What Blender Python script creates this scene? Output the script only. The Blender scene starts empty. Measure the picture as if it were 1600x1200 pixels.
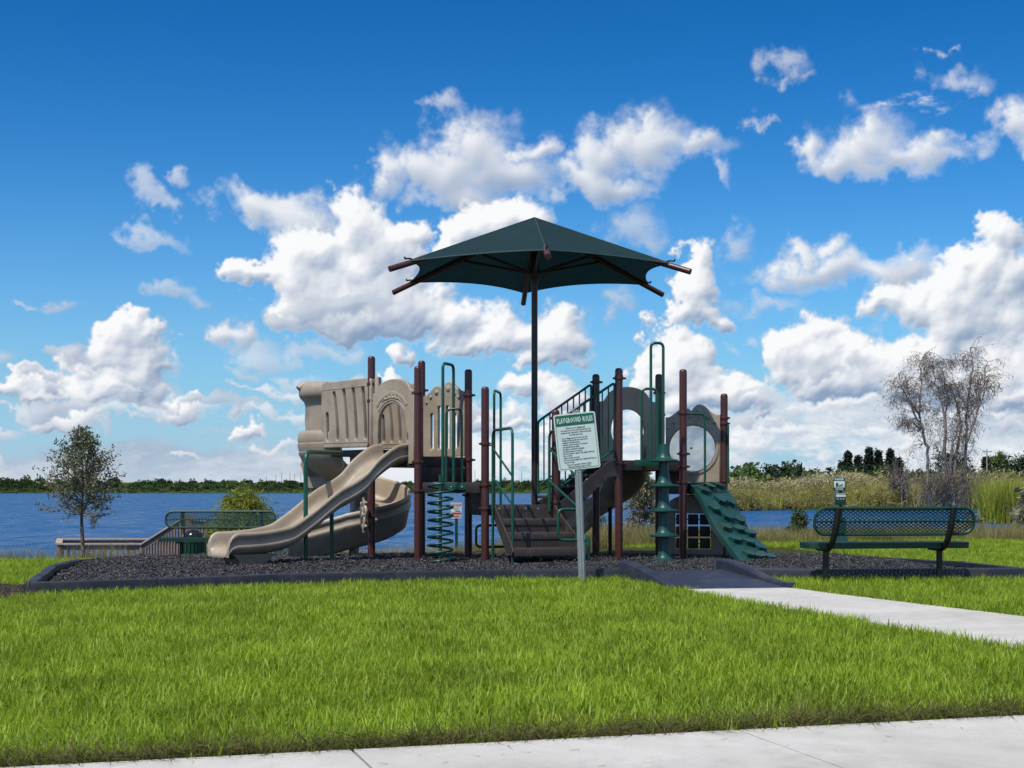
import bpy, bmesh, math, random
import numpy as np
from mathutils import Vector, Matrix
R = math.radians
scene = bpy.context.scene
col = scene.collection

# ------------------------------------------------------------------ camera
cam_d = bpy.data.cameras.new('camera'); cam = bpy.data.objects.new('camera', cam_d); col.objects.link(cam)
cam.location = (0, 0, 1.0); cam.rotation_euler = (R(90), 0, 0)
cam_d.sensor_width = 36; cam_d.lens = 51.75; cam_d.shift_y = 0.103
cam_d.clip_start = 0.1; cam_d.clip_end = 9000
scene.camera = cam
scene.view_settings.view_transform = 'Standard'; scene.view_settings.look = 'None'
scene.view_settings.exposure = 0.0; scene.view_settings.gamma = 1.0
scene.view_settings.use_curve_mapping = False
scene.cycles.use_denoising = True; scene.cycles.denoising_prefilter = 'ACCURATE'
scene.cycles.max_bounces = 8; scene.cycles.transparent_max_bounces = 12
scene.cycles.caustics_reflective = False; scene.cycles.caustics_refractive = False

# ------------------------------------------------------------------ sun
SUN_EL, SUN_AZ = R(59), R(38)          # azimuth measured from straight behind the camera towards the left
SUN = Vector((-math.cos(SUN_EL) * math.sin(SUN_AZ), -math.cos(SUN_EL) * math.cos(SUN_AZ), math.sin(SUN_EL)))
sun_d = bpy.data.lights.new('sun', 'SUN'); sun_d.energy = 4.4; sun_d.angle = R(0.53); sun_d.color = (1, .94, .84)
sun = bpy.data.objects.new('sun', sun_d); col.objects.link(sun)
sun.rotation_euler = SUN.to_track_quat('Z', 'Y').to_euler(); sun.location = SUN * 50

# ------------------------------------------------------------------ sky: Sky Texture with a cumulus field over it
def cloud_map():
    """Cumulus field over a 90 degree wide, 36 degree high piece of sky (repeats round the horizon).
    returns lum, alpha arrays [H,W], row 0 = horizon"""
    D2R=math.pi/180; RES=0.03
    W=int(90/RES); H=int(36/RES)
    rng=np.random.default_rng(7)
    def fbm(beta,seed,ax=1.0,lo=0.0):
        r=np.random.default_rng(seed)
        fy=np.fft.fftfreq(H)[:,None]*H; fx=np.fft.rfftfreq(W)[None,:]*W*(H/W)
        k=np.sqrt((fx*ax)**2+(fy)**2); k[0,0]=1e9
        k=np.maximum(k,lo) if lo else k
        s=(r.normal(size=k.shape)+1j*r.normal(size=k.shape))*k**(-beta)
        n=np.fft.irfft2(s,s=(H,W)); n-=n.mean(); return (n/n.std()).astype(np.float32)
    def blur(a,r):
        fy=np.fft.fftfreq(H)[:,None]; fx=np.fft.rfftfreq(W)[None,:]
        g=np.exp(-2*(math.pi*r)**2*(fx**2+fy**2))
        return np.fft.irfft2(np.fft.rfft2(a)*g,s=(H,W)).astype(np.float32)
    def warp(a,dx,dy):
        yy,xx=np.mgrid[0:H,0:W].astype(np.float32)
        x=(xx+dx)%W; y=np.clip(yy+dy,0,H-1.001)
        x0=np.floor(x).astype(int); y0=np.floor(y).astype(int); fx=x-x0; fy=y-y0
        x1=(x0+1)%W; x0%=W
        return (a[y0,x0]*(1-fx)*(1-fy)+a[y0,x1]*fx*(1-fy)+a[y0+1,x0]*(1-fx)*fy+a[y0+1,x1]*fx*fy).astype(np.float32)
    K=1/(2300*RES*D2R)       # map cells per unit used in the list below
    def place(px,py):
        az=math.atan((px-800)/2300)/D2R; el=math.atan((765-py)/math.hypot(2300,px-800))/D2R
        return (az+45)/RES, el/RES
    def cells(size,seed,asp=1.0):
        """one octave of round billows: 1 at the middle of a lobe, 0 in the crease"""
        nx=max(1,int(round(W/size))); ny=int(H*asp/size)+2; r=np.random.default_rng(seed)
        jx=r.random((ny,nx)).astype(np.float32); jy=r.random((ny,nx)).astype(np.float32)
        Y,X=np.mgrid[0:H,0:W].astype(np.float32); X=X*(nx/W); Y=Y*(asp/size)
        iy=Y.astype(np.int32); ix=X.astype(np.int32); fx=X-ix; fy=Y-iy; best=np.full((H,W),9.,np.float32)
        for dy in (-1,0,1):
            cy=np.clip(iy+dy,0,ny-1)
            for dx in (-1,0,1):
                cx=(ix+dx)%nx
                d=(dx+jx[cy,cx]-fx)**2+(dy+jy[cy,cx]-fy)**2
                np.minimum(best,d,out=best)
        return np.sqrt(np.maximum(0,1-best*.85))
    def env(lst):
        h=np.full((H,W),-1.,np.float32)
        for (px,py,rx,ry) in lst:
            cx,cy=place(px,py); rx=rx*K*1.42; ry=ry*K*1.42
            x0=int(cx-2*rx)-1; x1=int(cx+2*rx)+2; y0=max(0,int(cy-2*ry)-1); y1=min(H,int(cy+2*ry)+2)
            if y1<=y0: continue
            ys=np.arange(y0,y1)[:,None]; xi=np.arange(x0,x1); q=(ys-cy)/ry
            q=np.where(q<0,q*1.25,q)
            v=(1-np.sqrt(((xi[None,:]-cx)/rx)**2+q**2)).astype(np.float32)
            xi=xi%W; o=h[y0:y1,xi]
            m=np.maximum(o,v); t=np.clip(.25-np.abs(o-v),0,1); h[y0:y1,xi]=m+t*t*.7*np.clip(np.minimum(o,v)*3+1,0,1)
        return h
    n1=fbm(1.55,1); n2=fbm(1.55,2); n3=fbm(1.25,3); n4=fbm(1.4,4); n5=fbm(1.9,9); n6=fbm(1.75,10,lo=14); n7=fbm(1.75,11,lo=14)
    lum=np.zeros((H,W),np.float32); alp=np.zeros((H,W),np.float32)
    sizes=(150,72,36,18,9,4.5)
    bil=[cells(z*K/1.0*.82,40+i) for i,z in enumerate(sizes)]
    wx,wy=n1*5,n2*5
    bil=[warp(b_,wx*min(1.6,z/30),wy*min(1.6,z/30)) for b_,z in zip(bil,sizes)]
    def shade(E,rough,edge,wisp,base_l,contrast,opacity,big=1.0,crisp=1.0,thr=.62):
        nonlocal lum,alp
        B=np.zeros_like(E); tot=0
        for b_,w_ in zip(bil,(.30*big,.30,.22,.13,.075*crisp,.04*crisp)): B+=b_*w_; tot+=w_
        B=B/tot-.62
        E=warp(E,n6*8+n1*5,n7*6+n2*4)
        d=E+rough*B+wisp*(.10*n3+.13*n1+.10*n6)-thr
        a=np.clip(d/edge+.5,0,1); a=a*a*(3-2*a)
        thick=np.sqrt(np.clip(d+.05,0,1))
        h=thick*26+rough*B*62*np.clip(d*4+.3,0,1)
        h=blur(h,1.5/crisp)
        gy,gx=np.gradient(h)
        h2=blur(h,7); gy2,gx2=np.gradient(h2)
        def lam(gx,gy,k): return (gx*k*.50-gy*k*.68+.55)/np.sqrt((gx*k)**2+(gy*k)**2+1)
        l1=lam(gx,gy,.55*crisp); l2=lam(gx2,gy2,1.3)
        dens=np.clip(d*2.2+.2,0,1)*a
        sh=np.zeros_like(E); db=blur(dens,5)
        for k,w_ in ((8,.25),(18,.25),(34,.25),(56,.25)):
            sh+=np.roll(np.roll(db,-k,0),int(k*.6),1)*w_
        ao=h-blur(h,9)
        l=base_l+contrast*(.42*(l1-.55)+.80*(l2-.55))+np.clip(ao*.018,-.14,.08)*contrast-contrast*.78*np.clip(sh-.30,0,1)+.02*n4
        l=np.clip(l,0,1.0)
        a=a*opacity
        lum=lum*(1-a)+l*a; alp=alp+a*(1-alp)
    # hazy low decks near the horizon
    yy=np.arange(H)[:,None]*RES; xx=(np.arange(W)[None,:]*RES-45)
    deck=fbm(1.5,21,ax=2.6); deck2=fbm(1.3,22,ax=3.4); deck3=fbm(1.5,23,ax=2.8)
    right=1/(1+np.exp(-(xx-2.0)/2.2))
    top=3.0+1.6*right
    cov=np.clip((top-yy)/2.0,-1.2,1)*.9+.08+deck*.42+deck2*.18
    a=np.clip((cov-.05)/.55,0,1); a=a*a*(3-2*a)*.86
    l=np.clip(.66+.16*deck3+.17*deck2,0.2,.96)
    lum=l.astype(np.float32)*1.0; alp=a.astype(np.float32)
    # small grey and thin ones
    wisps=[(690,162,24,15),(1225,100,22,22),(1238,122,20,14),(1215,135,14,10),(1490,120,40,18),(1520,130,18,14),(1170,201,26,9),
      (287,279,14,10),(225,308,20,18),(245,318,18,10),(235,374,34,14),(95,487,24,9),(48,490,10,6),(268,467,26,11),(308,474,26,8),(14,566,20,11),
      (500,549,50,14),(545,545,22,14),(405,555,32,20),(1120,280,14,18),(1150,540,22,14),(1475,70,12,6),(985,358,42,28),(1010,372,32,14),(1150,385,22,28),
      (1190,478,50,16),(560,600,40,12),(470,590,30,8),(385,585,20,8),(1420,400,30,16),(960,470,24,18),(1590,245,20,20),(1520,225,26,18)]
    shade(env(wisps),.8,1.0,1.2,.68,.30,.60,.6,.4,thr=.60)
    soft=[(600,265,28,32),(655,258,45,26),(745,232,58,42),(700,270,70,34),(790,268,70,34),(842,221,24,18),(720,300,60,18),
      (925,245,36,34),(965,225,44,40),(1010,232,60,40),(1070,238,52,22),(950,288,62,20),(905,275,40,24),(1000,205,30,24),
      (1340,225,62,48),(1300,255,44,30),(1380,255,74,30),(1345,195,30,26),(1250,240,24,24),(1275,262,20,14),(1430,240,40,26),(1462,220,22,26),(1450,250,40,16),
      (1592,182,36,32),(1575,205,26,24),(1620,200,50,30),(435,330,70,24),(400,325,40,22),(470,345,46,26),
      (1300,425,132,26),(1230,420,54,26),(1245,392,24,22),(1290,388,24,20),(1380,428,60,22),(362,522,24,18),(390,528,14,12)]
    shade(env(soft),1.1,.90,.8,.70,.44,.95,.8,.38,thr=.66)
    bright=[(740,345,46,36),(800,330,50,30),(700,372,26,34),(560,355,44,42),(520,400,60,46),(470,440,54,46),(590,400,50,56),(620,470,80,48),(540,470,80,50),(400,432,36,15),
      (480,480,60,26),(570,500,90,24),(700,495,100,36),(790,515,90,36),(865,505,40,42),(850,540,56,20),(720,530,60,20),(640,375,20,26),(632,545,16,14),
      (1090,405,24,40),(1085,450,34,40),(1062,485,40,24),(1100,490,24,18),(1062,535,38,28),(1045,560,44,24),(1085,560,22,22),
      (1550,385,26,36),(1530,420,40,34),(1560,450,44,50),(1500,450,60,44),(1580,490,50,50),(1430,490,70,46),(1390,480,50,26),(1500,520,90,56),(1600,540,70,60),
      (1290,545,66,42),(1240,555,48,40),(1340,570,60,44),(1210,575,24,26),(1430,570,90,44),(1540,600,100,44),(1300,600,90,24),(1390,610,80,24),(1490,400,34,18),(1660,470,60,90),(1720,540,90,60),
      (190,528,26,24),(195,550,44,34),(175,585,60,32),(160,612,80,24),(240,540,15,16),(225,575,34,26),(205,515,16,14),(215,600,40,22),(120,580,34,14),(50,605,38,18),(40,622,52,14),(200,635,80,12),
      (605,580,15,14),(680,730,8,5),(840,600,50,24),(880,610,30,18),(1000,585,30,20),(1050,590,50,22),(1120,610,50,26),(1160,625,40,18),(1080,620,60,24),(760,650,60,14),(280,655,26,16),(395,680,22,14),(110,665,44,14),(310,632,8,10),
      (900,660,50,16)]
    shade(env(bright),1.6,.34,.45,.91,.58,.985,1.,.95,thr=.66)
    rows=[]; r=np.random.default_rng(77)
    for i in range(150):
        px=r.uniform(-300,1900); py=r.uniform(612,735); q=(740-py)/130
        if r.random()<(.45 if px<700 else .1): continue
        s=r.uniform(16,46)*(.45+.6*q)
        for j in range(3): rows.append((px+r.normal()*s*.8,py-abs(r.normal())*s*.10,s*r.uniform(.5,1.1),s*r.uniform(.16,.30)))
    shade(env(rows),1.0,.8,.6,.84,.40,.72,.5,.6,thr=.48)
    # grey scraps in front of the bright heaps
    scraps=[(160,575,40,10),(180,580,26,10),(200,605,36,8),(525,470,60,14),(480,500,40,8),(1400,425,50,14),(1290,585,36,12),(1330,560,20,12),(1440,640,80,12),(1300,640,110,12),(1180,650,120,12),(1540,660,90,10),(1050,655,70,10),(720,640,50,10),(120,560,30,10),(60,600,30,8),(150,640,90,8),(330,640,60,8)]
    shade(env(scraps),1.0,.7,1.8,.45,.2,.8,.6,.5)
    # a few more heaps round the rest of the horizon
    r=np.random.default_rng(5); more=[]
    for i in range(26):
        az=r.uniform(24,66); az=az if az<45 else az-90
        el=r.uniform(2,15); px=800+2300*math.tan(az*D2R); py=765-math.hypot(2300,px-800)*math.tan(el*D2R); s=r.uniform(30,110)
        for j in range(4): more.append((px+r.normal()*s*.6,py-abs(r.normal())*s*.25,s*r.uniform(.4,.8),s*r.uniform(.25,.45)))
    shade(env(more),1.9,.25,.6,.9,.5,.96)
    fade=np.clip((36-yy)/4,0,1)
    # haze of the lowest degrees
    hz=np.exp(-yy/1.3)
    lum=lum*(1-hz*.5)+.74*hz*.5
    return lum.astype(np.float32),np.clip(alp*fade,0,1).astype(np.float32),RES


SKY_GAIN = (1.0, 11.2, 17.0)
def make_world():
    w = bpy.data.worlds.new('World'); scene.world = w; w.use_nodes = True
    nt = w.node_tree; N = nt.nodes; L = nt.links; N.clear()
    def n(t, **k):
        a = N.new(t)
        for q, v in k.items(): setattr(a, q, v)
        return a
    def m(op, a, b=None, c=None):
        x = n('ShaderNodeMath', operation=op)
        for i, v in enumerate((a, b, c)):
            if v is None: continue
            if isinstance(v, (int, float)): x.inputs[i].default_value = v
            else: L.new(v, x.inputs[i])
        return x.outputs[0]
    out = n('ShaderNodeOutputWorld'); bg = n('ShaderNodeBackground'); bg.inputs['Strength'].default_value = .10
    sky = n('ShaderNodeTexSky', sky_type='NISHITA'); sky.sun_disc = False
    sky.sun_elevation = SUN_EL; sky.sun_rotation = math.atan2(SUN.x, SUN.y)
    sky.air_density = 1.0; sky.dust_density = .2; sky.ozone_density = 1.0
    def mulc(a, c):
        x = n('ShaderNodeMix', data_type='RGBA', blend_type='MULTIPLY'); x.inputs[0].default_value = 1; L.new(a, x.inputs[6]); x.inputs[7].default_value = (*c, 1); return x.outputs[2]
    gm = n('ShaderNodeGamma'); gm.inputs[1].default_value = 1.6; L.new(mulc(sky.outputs[0], (.1, .1, .1)), gm.inputs[0])
    deep = mulc(gm.outputs[0], SKY_GAIN)
    tc = n('ShaderNodeTexCoord'); sp = n('ShaderNodeSeparateXYZ'); L.new(tc.outputs['Generated'], sp.inputs[0])
    az = m('ARCTAN2', sp.outputs[0], sp.outputs[1]); el = m('ARCSINE', m('MINIMUM', m('MAXIMUM', sp.outputs[2], -1.0), 1.0))
    u = m('MULTIPLY_ADD', az, 180 / math.pi / 90, .5)
    v = m('MINIMUM', m('MAXIMUM', m('MULTIPLY', el, 180 / math.pi / 36), .001), .999)
    cb = n('ShaderNodeCombineXYZ'); L.new(u, cb.inputs[0]); L.new(v, cb.inputs[1])
    # pale blue air towards the horizon
    hz = m('MULTIPLY', m('POWER', 2.718, m('MULTIPLY', m('POWER', m('MULTIPLY', m('ABSOLUTE', el), 180 / math.pi / 7.2), 1.6), -1.0)), .88)
    tint = n('ShaderNodeMix', data_type='RGBA'); L.new(hz, tint.inputs[0]); L.new(deep, tint.inputs[6]); tint.inputs[7].default_value = (4.3, 5.7, 7.6, 1)
    lum, alp, _ = cloud_map(); h, wd = lum.shape
    im = bpy.data.images.new('cumulus_field', wd, h, float_buffer=True, alpha=True); im.colorspace_settings.name = 'Non-Color'
    px = np.ones((h, wd, 4), np.float32); px[..., 0] = lum; px[..., 1] = alp; px[..., 2] = 0
    im.pixels.foreach_set(px.ravel()); im.update(); im.pack()
    tx = n('ShaderNodeTexImage', image=im, extension='REPEAT', interpolation='Cubic'); L.new(cb.outputs[0], tx.inputs[0])
    sc = n('ShaderNodeSeparateColor'); L.new(tx.outputs[0], sc.inputs[0])
    cc = n('ShaderNodeMix', data_type='RGBA')
    cc.inputs[6].default_value = (2.5, 3.5, 5.2, 1); cc.inputs[7].default_value = (9.7, 9.75, 9.8, 1)
    lum2 = m('POWER', sc.outputs[0], 1.25)
    L.new(lum2, cc.inputs[0])
    mx = n('ShaderNodeMix', data_type='RGBA'); L.new(sc.outputs[1], mx.inputs[0]); L.new(tint.outputs[2], mx.inputs[6]); L.new(cc.outputs[2], mx.inputs[7])
    L.new(mx.outputs[2], bg.inputs[0]); L.new(bg.outputs[0], out.inputs[0])
    # scattered cumulus above the mapped belt, out of view, added to neutralise the shade
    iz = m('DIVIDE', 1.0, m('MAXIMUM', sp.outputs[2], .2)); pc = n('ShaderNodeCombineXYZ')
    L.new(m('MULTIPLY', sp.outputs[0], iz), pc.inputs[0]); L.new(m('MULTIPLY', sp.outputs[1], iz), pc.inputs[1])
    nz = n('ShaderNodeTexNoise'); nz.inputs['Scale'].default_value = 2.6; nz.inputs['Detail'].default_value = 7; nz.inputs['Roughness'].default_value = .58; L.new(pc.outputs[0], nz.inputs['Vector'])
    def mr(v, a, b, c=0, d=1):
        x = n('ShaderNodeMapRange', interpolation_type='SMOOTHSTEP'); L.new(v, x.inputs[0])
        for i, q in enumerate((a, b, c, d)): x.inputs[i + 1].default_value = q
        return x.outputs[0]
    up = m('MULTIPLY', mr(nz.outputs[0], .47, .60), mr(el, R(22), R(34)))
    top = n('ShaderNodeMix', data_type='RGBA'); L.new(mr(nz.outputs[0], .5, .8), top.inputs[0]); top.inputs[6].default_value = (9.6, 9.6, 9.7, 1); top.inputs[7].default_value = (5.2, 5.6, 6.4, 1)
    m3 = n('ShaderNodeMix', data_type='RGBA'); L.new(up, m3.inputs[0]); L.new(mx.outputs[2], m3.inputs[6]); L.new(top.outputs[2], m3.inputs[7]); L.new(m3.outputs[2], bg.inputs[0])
    w.cycles.sampling_method = 'MANUAL'; w.cycles.sample_map_resolution = 1024
make_world()

# ------------------------------------------------------------------ helpers
ORG = {}
def tag(o, label=None, cat=None, group=None, kind=None):
    if label: o['label'] = label
    if cat: o['category'] = cat
    if group: o['group'] = group
    if kind: o['kind'] = kind
    return o
def thing(name, loc, label, cat, group=None):
    o = bpy.data.objects.new(name, None); col.objects.link(o); o.location = loc; o.empty_display_size = .2
    ORG[o.name] = Vector(loc); return tag(o, label, cat, group)
def link_mesh(name, verts, faces, mat, parent=None, origin=None, smooth=40):
    me = bpy.data.meshes.new(name)
    off = ORG[parent.name] if parent is not None else Vector(origin or (0, 0, 0))
    va = np.asarray([tuple(v) for v in verts], dtype=np.float64) if not isinstance(verts, np.ndarray) else verts
    me.from_pydata((va - np.array(off)).tolist(), [], faces); me.update()
    if smooth:
        me.shade_smooth()
        if smooth < 179: me.set_sharp_from_angle(angle=R(smooth))
    if mat: me.materials.append(mat)
    o = bpy.data.objects.new(name, me); col.objects.link(o)
    if parent is not None: o.parent = parent
    else: o.location = off
    ORG[o.name] = off; return o
def fillet(pts, r, n=5):
    P = [Vector(p) for p in pts]; out = [P[0]]
    for i in range(1, len(P) - 1):
        a = P[i - 1] - P[i]; b = P[i + 1] - P[i]; k = min(r, a.length * .49, b.length * .49)
        p0 = P[i] + a.normalized() * k; p1 = P[i] + b.normalized() * k
        for j in range(n + 1):
            t = j / n; out.append(p0 * (1 - t) ** 2 + P[i] * 2 * t * (1 - t) + p1 * t * t)
    out.append(P[-1]); return out
class MB:
    def __init__(s): s.v = []; s.f = []
    def add(s, vs, fs):
        b = len(s.v); s.v += [Vector(v) for v in vs]; s.f += [tuple(b + i for i in f) for f in fs]; return s
    def box(s, c, size, rot=None, bev=0):
        x, y, z = [q / 2 for q in size]; M = rot or Matrix.Identity(3); c = Vector(c)
        if bev:
            bm = bmesh.new(); bmesh.ops.create_cube(bm, size=1)
            for v in bm.verts: v.co = Vector((v.co.x * size[0], v.co.y * size[1], v.co.z * size[2]))
            bmesh.ops.bevel(bm, geom=bm.edges[:], offset=bev, segments=2, affect='EDGES', profile=.6)
            bm.verts.index_update(); vs = [c + M @ v.co for v in bm.verts]; fs = [[v.index for v in f.verts] for f in bm.faces]; bm.free()
            return s.add(vs, fs)
        vs = [c + M @ Vector((i * x, j * y, k * z)) for k in (-1, 1) for j in (-1, 1) for i in (-1, 1)]
        return s.add(vs, [(0, 2, 3, 1), (4, 5, 7, 6), (0, 1, 5, 4), (2, 6, 7, 3), (0, 4, 6, 2), (1, 3, 7, 5)])
    def tube(s, pts, r, n=10, cap=True):
        P = [Vector(p) for p in pts]; m = len(P); rr = r if isinstance(r, (list, tuple)) else [r] * m
        T = [((P[min(i + 1, m - 1)] - P[max(i - 1, 0)]).normalized()) for i in range(m)]
        u = T[0].orthogonal().normalized(); vs = []
        for i in range(m):
            u = (u - T[i] * u.dot(T[i])); u = u.normalized() if u.length > 1e-6 else T[i].orthogonal().normalized()
            w = T[i].cross(u)
            for k in range(n):
                a = 2 * math.pi * k / n; vs.append(P[i] + (u * math.cos(a) + w * math.sin(a)) * rr[i])
        fs = [(i * n + k, i * n + (k + 1) % n, (i + 1) * n + (k + 1) % n, (i + 1) * n + k) for i in range(m - 1) for k in range(n)]
        if cap: fs += [tuple(range(n - 1, -1, -1)), tuple((m - 1) * n + k for k in range(n))]
        return s.add(vs, fs)
    def lathe(s, c, prof, n=20, axis=None, a0=0, a1=None):
        """prof: (radius, height) pairs"""
        c = Vector(c); A = Vector(axis or (0, 0, 1)).normalized(); U = A.orthogonal().normalized(); 
        if axis is None: U = Vector((1, 0, 0))
        W = A.cross(U); full = a1 is None; a1 = a1 if a1 is not None else 2 * math.pi
        k = n if full else n + 1; vs = []
        for j in range(k):
            a = a0 + (a1 - a0) * j / n
            for (r, h) in prof: vs.append(c + (U * math.cos(a) + W * math.sin(a)) * max(r, 1e-4) + A * h)
        q = len(prof); fs = []
        for j in range(n):
            j2 = (j + 1) % k
            for i in range(q - 1): fs.append((j * q + i, j2 * q + i, j2 * q + i + 1, j * q + i + 1))
        return s.add(vs, fs)
    def sweep(s, frames, sec, cap=True):
        """frames: (origin, side, up); sec: closed list of (side, up)"""
        q = len(sec); vs = []; m = len(frames)
        for (o, a, b) in frames:
            for (x, y) in sec: vs.append(o + a * x + b * y)
        fs = [(i * q + k, i * q + (k + 1) % q, (i + 1) * q + (k + 1) % q, (i + 1) * q + k) for i in range(m - 1) for k in range(q)]
        s.add(vs, fs)
        return s
    def build(s, name, mat, parent=None, origin=None, smooth=40, fixn=False):
        o = link_mesh(name, s.v, s.f, mat, parent, origin, smooth)
        if fixn:
            bm = bmesh.new(); bm.from_mesh(o.data); bmesh.ops.recalc_face_normals(bm, faces=bm.faces[:]); bm.to_mesh(o.data); bm.free()
        return o
def plate(loops, thick, O, U, V=(0, 0, 1), bev=0.008, res=1):
    """flat sheet with holes: first loop is the outline; returns verts, faces. O origin, U/V axes, N = U x V; the sheet is centred on the plane"""
    cu = bpy.data.curves.new('tmp', 'CURVE'); cu.dimensions = '2D'; cu.fill_mode = 'BOTH'; cu.extrude = max(thick / 2 - bev, .0005); cu.bevel_depth = bev; cu.bevel_resolution = res
    for lp in loops:
        sp = cu.splines.new('POLY'); sp.points.add(len(lp) - 1); sp.use_cyclic_u = True
        for p, (x, y) in zip(sp.points, lp): p.co = (x, y, 0, 1)
    cu.offset = -bev
    ob = bpy.data.objects.new('tmp', cu); me = bpy.data.meshes.new_from_object(ob)
    O = Vector(O); U = Vector(U).normalized(); V = Vector(V).normalized(); Nn = U.cross(V)
    vs = [O + U * v.co.x + V * v.co.y + Nn * v.co.z for v in me.vertices]; fs = [tuple(p.vertices) for p in me.polygons]
    bpy.data.objects.remove(ob); bpy.data.curves.remove(cu); bpy.data.meshes.remove(me)
    return vs, fs
def text_geo(txt, size, align='CENTER', res=2, bold=0.0, space=1.0):
    cu = bpy.data.curves.new('tmp', 'FONT'); cu.body = txt; cu.size = size; cu.align_x = align; cu.align_y = 'CENTER'; cu.resolution_u = res; cu.offset = bold; cu.space_character = space
    ob = bpy.data.objects.new('tmp', cu); me = bpy.data.meshes.new_from_object(ob)
    vs = [v.co.copy() for v in me.vertices]; fs = [tuple(p.vertices) for p in me.polygons]
    bpy.data.objects.remove(ob); bpy.data.curves.remove(cu); bpy.data.meshes.remove(me)
    return vs, fs
def arc(cx, cy, r, a0, a1, n=12, ry=None):
    return [(cx + r * math.cos(R(a0 + (a1 - a0) * i / n)), cy + (ry or r) * math.sin(R(a0 + (a1 - a0) * i / n))) for i in range(n + 1)]
def copy_tree(o, parent=None):
    c = o.copy(); col.objects.link(c); c.parent = parent
    for ch in list(o.children): copy_tree(ch, c)
    return c

# ------------------------------------------------------------------ materials
def material(name, color, rough=.5, var=.12, scale=8.0, bump=.0, bscale=60.0, spec=.5, metal=0.0, trans=0.0, dirt=0.0, coat=0.0, rnd=0.0, island=0.0, col2=None):
    m = bpy.data.materials.new(name); m.use_nodes = True; nt = m.node_tree; N = nt.nodes; L = nt.links
    b = N['Principled BSDF']; out = N['Material Output']
    b.inputs['Roughness'].default_value = rough; b.inputs['Metallic'].default_value = metal
    b.inputs['Specular IOR Level'].default_value = spec; b.inputs['Coat Weight'].default_value = coat
    tc = N.new('ShaderNodeTexCoord'); geo = N.new('ShaderNodeNewGeometry')
    nz = N.new('ShaderNodeTexNoise'); nz.inputs['Scale'].default_value = scale; nz.inputs['Detail'].default_value = 6; nz.inputs['Roughness'].default_value = .65
    L.new(tc.outputs['Object'], nz.inputs['Vector'])
    hsv = N.new('ShaderNodeHueSaturation'); hsv.inputs['Color'].default_value = (*color, 1)
    mr = N.new('ShaderNodeMapRange'); mr.inputs[1].default_value = .3; mr.inputs[2].default_value = .7
    mr.inputs[3].default_value = 1 - var; mr.inputs[4].default_value = 1 + var; L.new(nz.outputs[0], mr.inputs[0])
    val = mr.outputs[0]
    if rnd or island:
        r2 = N.new('ShaderNodeMapRange'); k = rnd or island; r2.inputs[3].default_value = 1 - k; r2.inputs[4].default_value = 1 + k
        if rnd: oi = N.new('ShaderNodeObjectInfo'); L.new(oi.outputs['Random'], r2.inputs[0])
        else: L.new(geo.outputs['Random Per Island'], r2.inputs[0])
        mm = N.new('ShaderNodeMath'); mm.operation = 'MULTIPLY'; L.new(val, mm.inputs[0]); L.new(r2.outputs[0], mm.inputs[1]); val = mm.outputs[0]
    L.new(val, hsv.inputs['Value'])
    c = hsv.outputs[0]
    if col2:
        mx = N.new('ShaderNodeMix'); mx.data_type = 'RGBA'
        if island: L.new(geo.outputs['Random Per Island'], mx.inputs[0])
        elif rnd: oi2 = N.new('ShaderNodeObjectInfo'); L.new(oi2.outputs['Random'], mx.inputs[0])
        else:
            n3 = N.new('ShaderNodeTexNoise'); n3.inputs['Scale'].default_value = scale * .3; n3.inputs['Detail'].default_value = 4; L.new(tc.outputs['Object'], n3.inputs['Vector'])
            cr = N.new('ShaderNodeMapRange'); cr.inputs[1].default_value = .42; cr.inputs[2].default_value = .62; L.new(n3.outputs[0], cr.inputs[0]); L.new(cr.outputs[0], mx.inputs[0])
        h2 = N.new('ShaderNodeHueSaturation'); h2.inputs['Color'].default_value = (*col2, 1); L.new(val, h2.inputs['Value'])
        L.new(c, mx.inputs[6]); L.new(h2.outputs[0], mx.inputs[7]); c = mx.outputs[2]
    if dirt:
        n2 = N.new('ShaderNodeTexNoise'); n2.inputs['Scale'].default_value = scale * .45; n2.inputs['Detail'].default_value = 8; n2.inputs['Roughness'].default_value = .75; L.new(tc.outputs['Object'], n2.inputs['Vector'])
        r3 = N.new('ShaderNodeMapRange'); r3.inputs[1].default_value = .5; r3.inputs[2].default_value = .75; r3.inputs[4].default_value = dirt; L.new(n2.outputs[0], r3.inputs[0])
        mx = N.new('ShaderNodeMix'); mx.data_type = 'RGBA'; L.new(r3.outputs[0], mx.inputs[0]); L.new(c, mx.inputs[6]); mx.inputs[7].default_value = (.13, .11, .085, 1); c = mx.outputs[2]
        ra = N.new('ShaderNodeMath'); ra.operation = 'MULTIPLY_ADD'; L.new(r3.outputs[0], ra.inputs[0]); ra.inputs[1].default_value = .3; ra.inputs[2].default_value = rough; L.new(ra.outputs[0], b.inputs['Roughness'])
    L.new(c, b.inputs['Base Color'])
    if bump:
        n4 = N.new('ShaderNodeTexNoise'); n4.inputs['Scale'].default_value = bscale; n4.inputs['Detail'].default_value = 5; L.new(tc.outputs['Object'], n4.inputs['Vector'])
        bp = N.new('ShaderNodeBump'); bp.inputs['Strength'].default_value = bump; bp.inputs['Distance'].default_value = .01; L.new(n4.outputs[0], bp.inputs['Height']); L.new(bp.outputs[0], b.inputs['Normal'])
    if trans:
        tr = N.new('ShaderNodeBsdfTranslucent'); L.new(c, tr.inputs[0]); ms = N.new('ShaderNodeMixShader'); ms.inputs[0].default_value = trans
        L.new(b.outputs[0], ms.inputs[1]); L.new(tr.outputs[0], ms.inputs[2]); L.new(ms.outputs[0], out.inputs[0])
    return m
TAN = material('tan_plastic', (.335, .270, .195), .42, .09, 6, .12, 220, dirt=.5, col2=(.385, .325, .25))
BROWN = material('brown_powder_coat', (.070, .020, .017), .36, .10, 9, .05, 300, dirt=.18)
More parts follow.
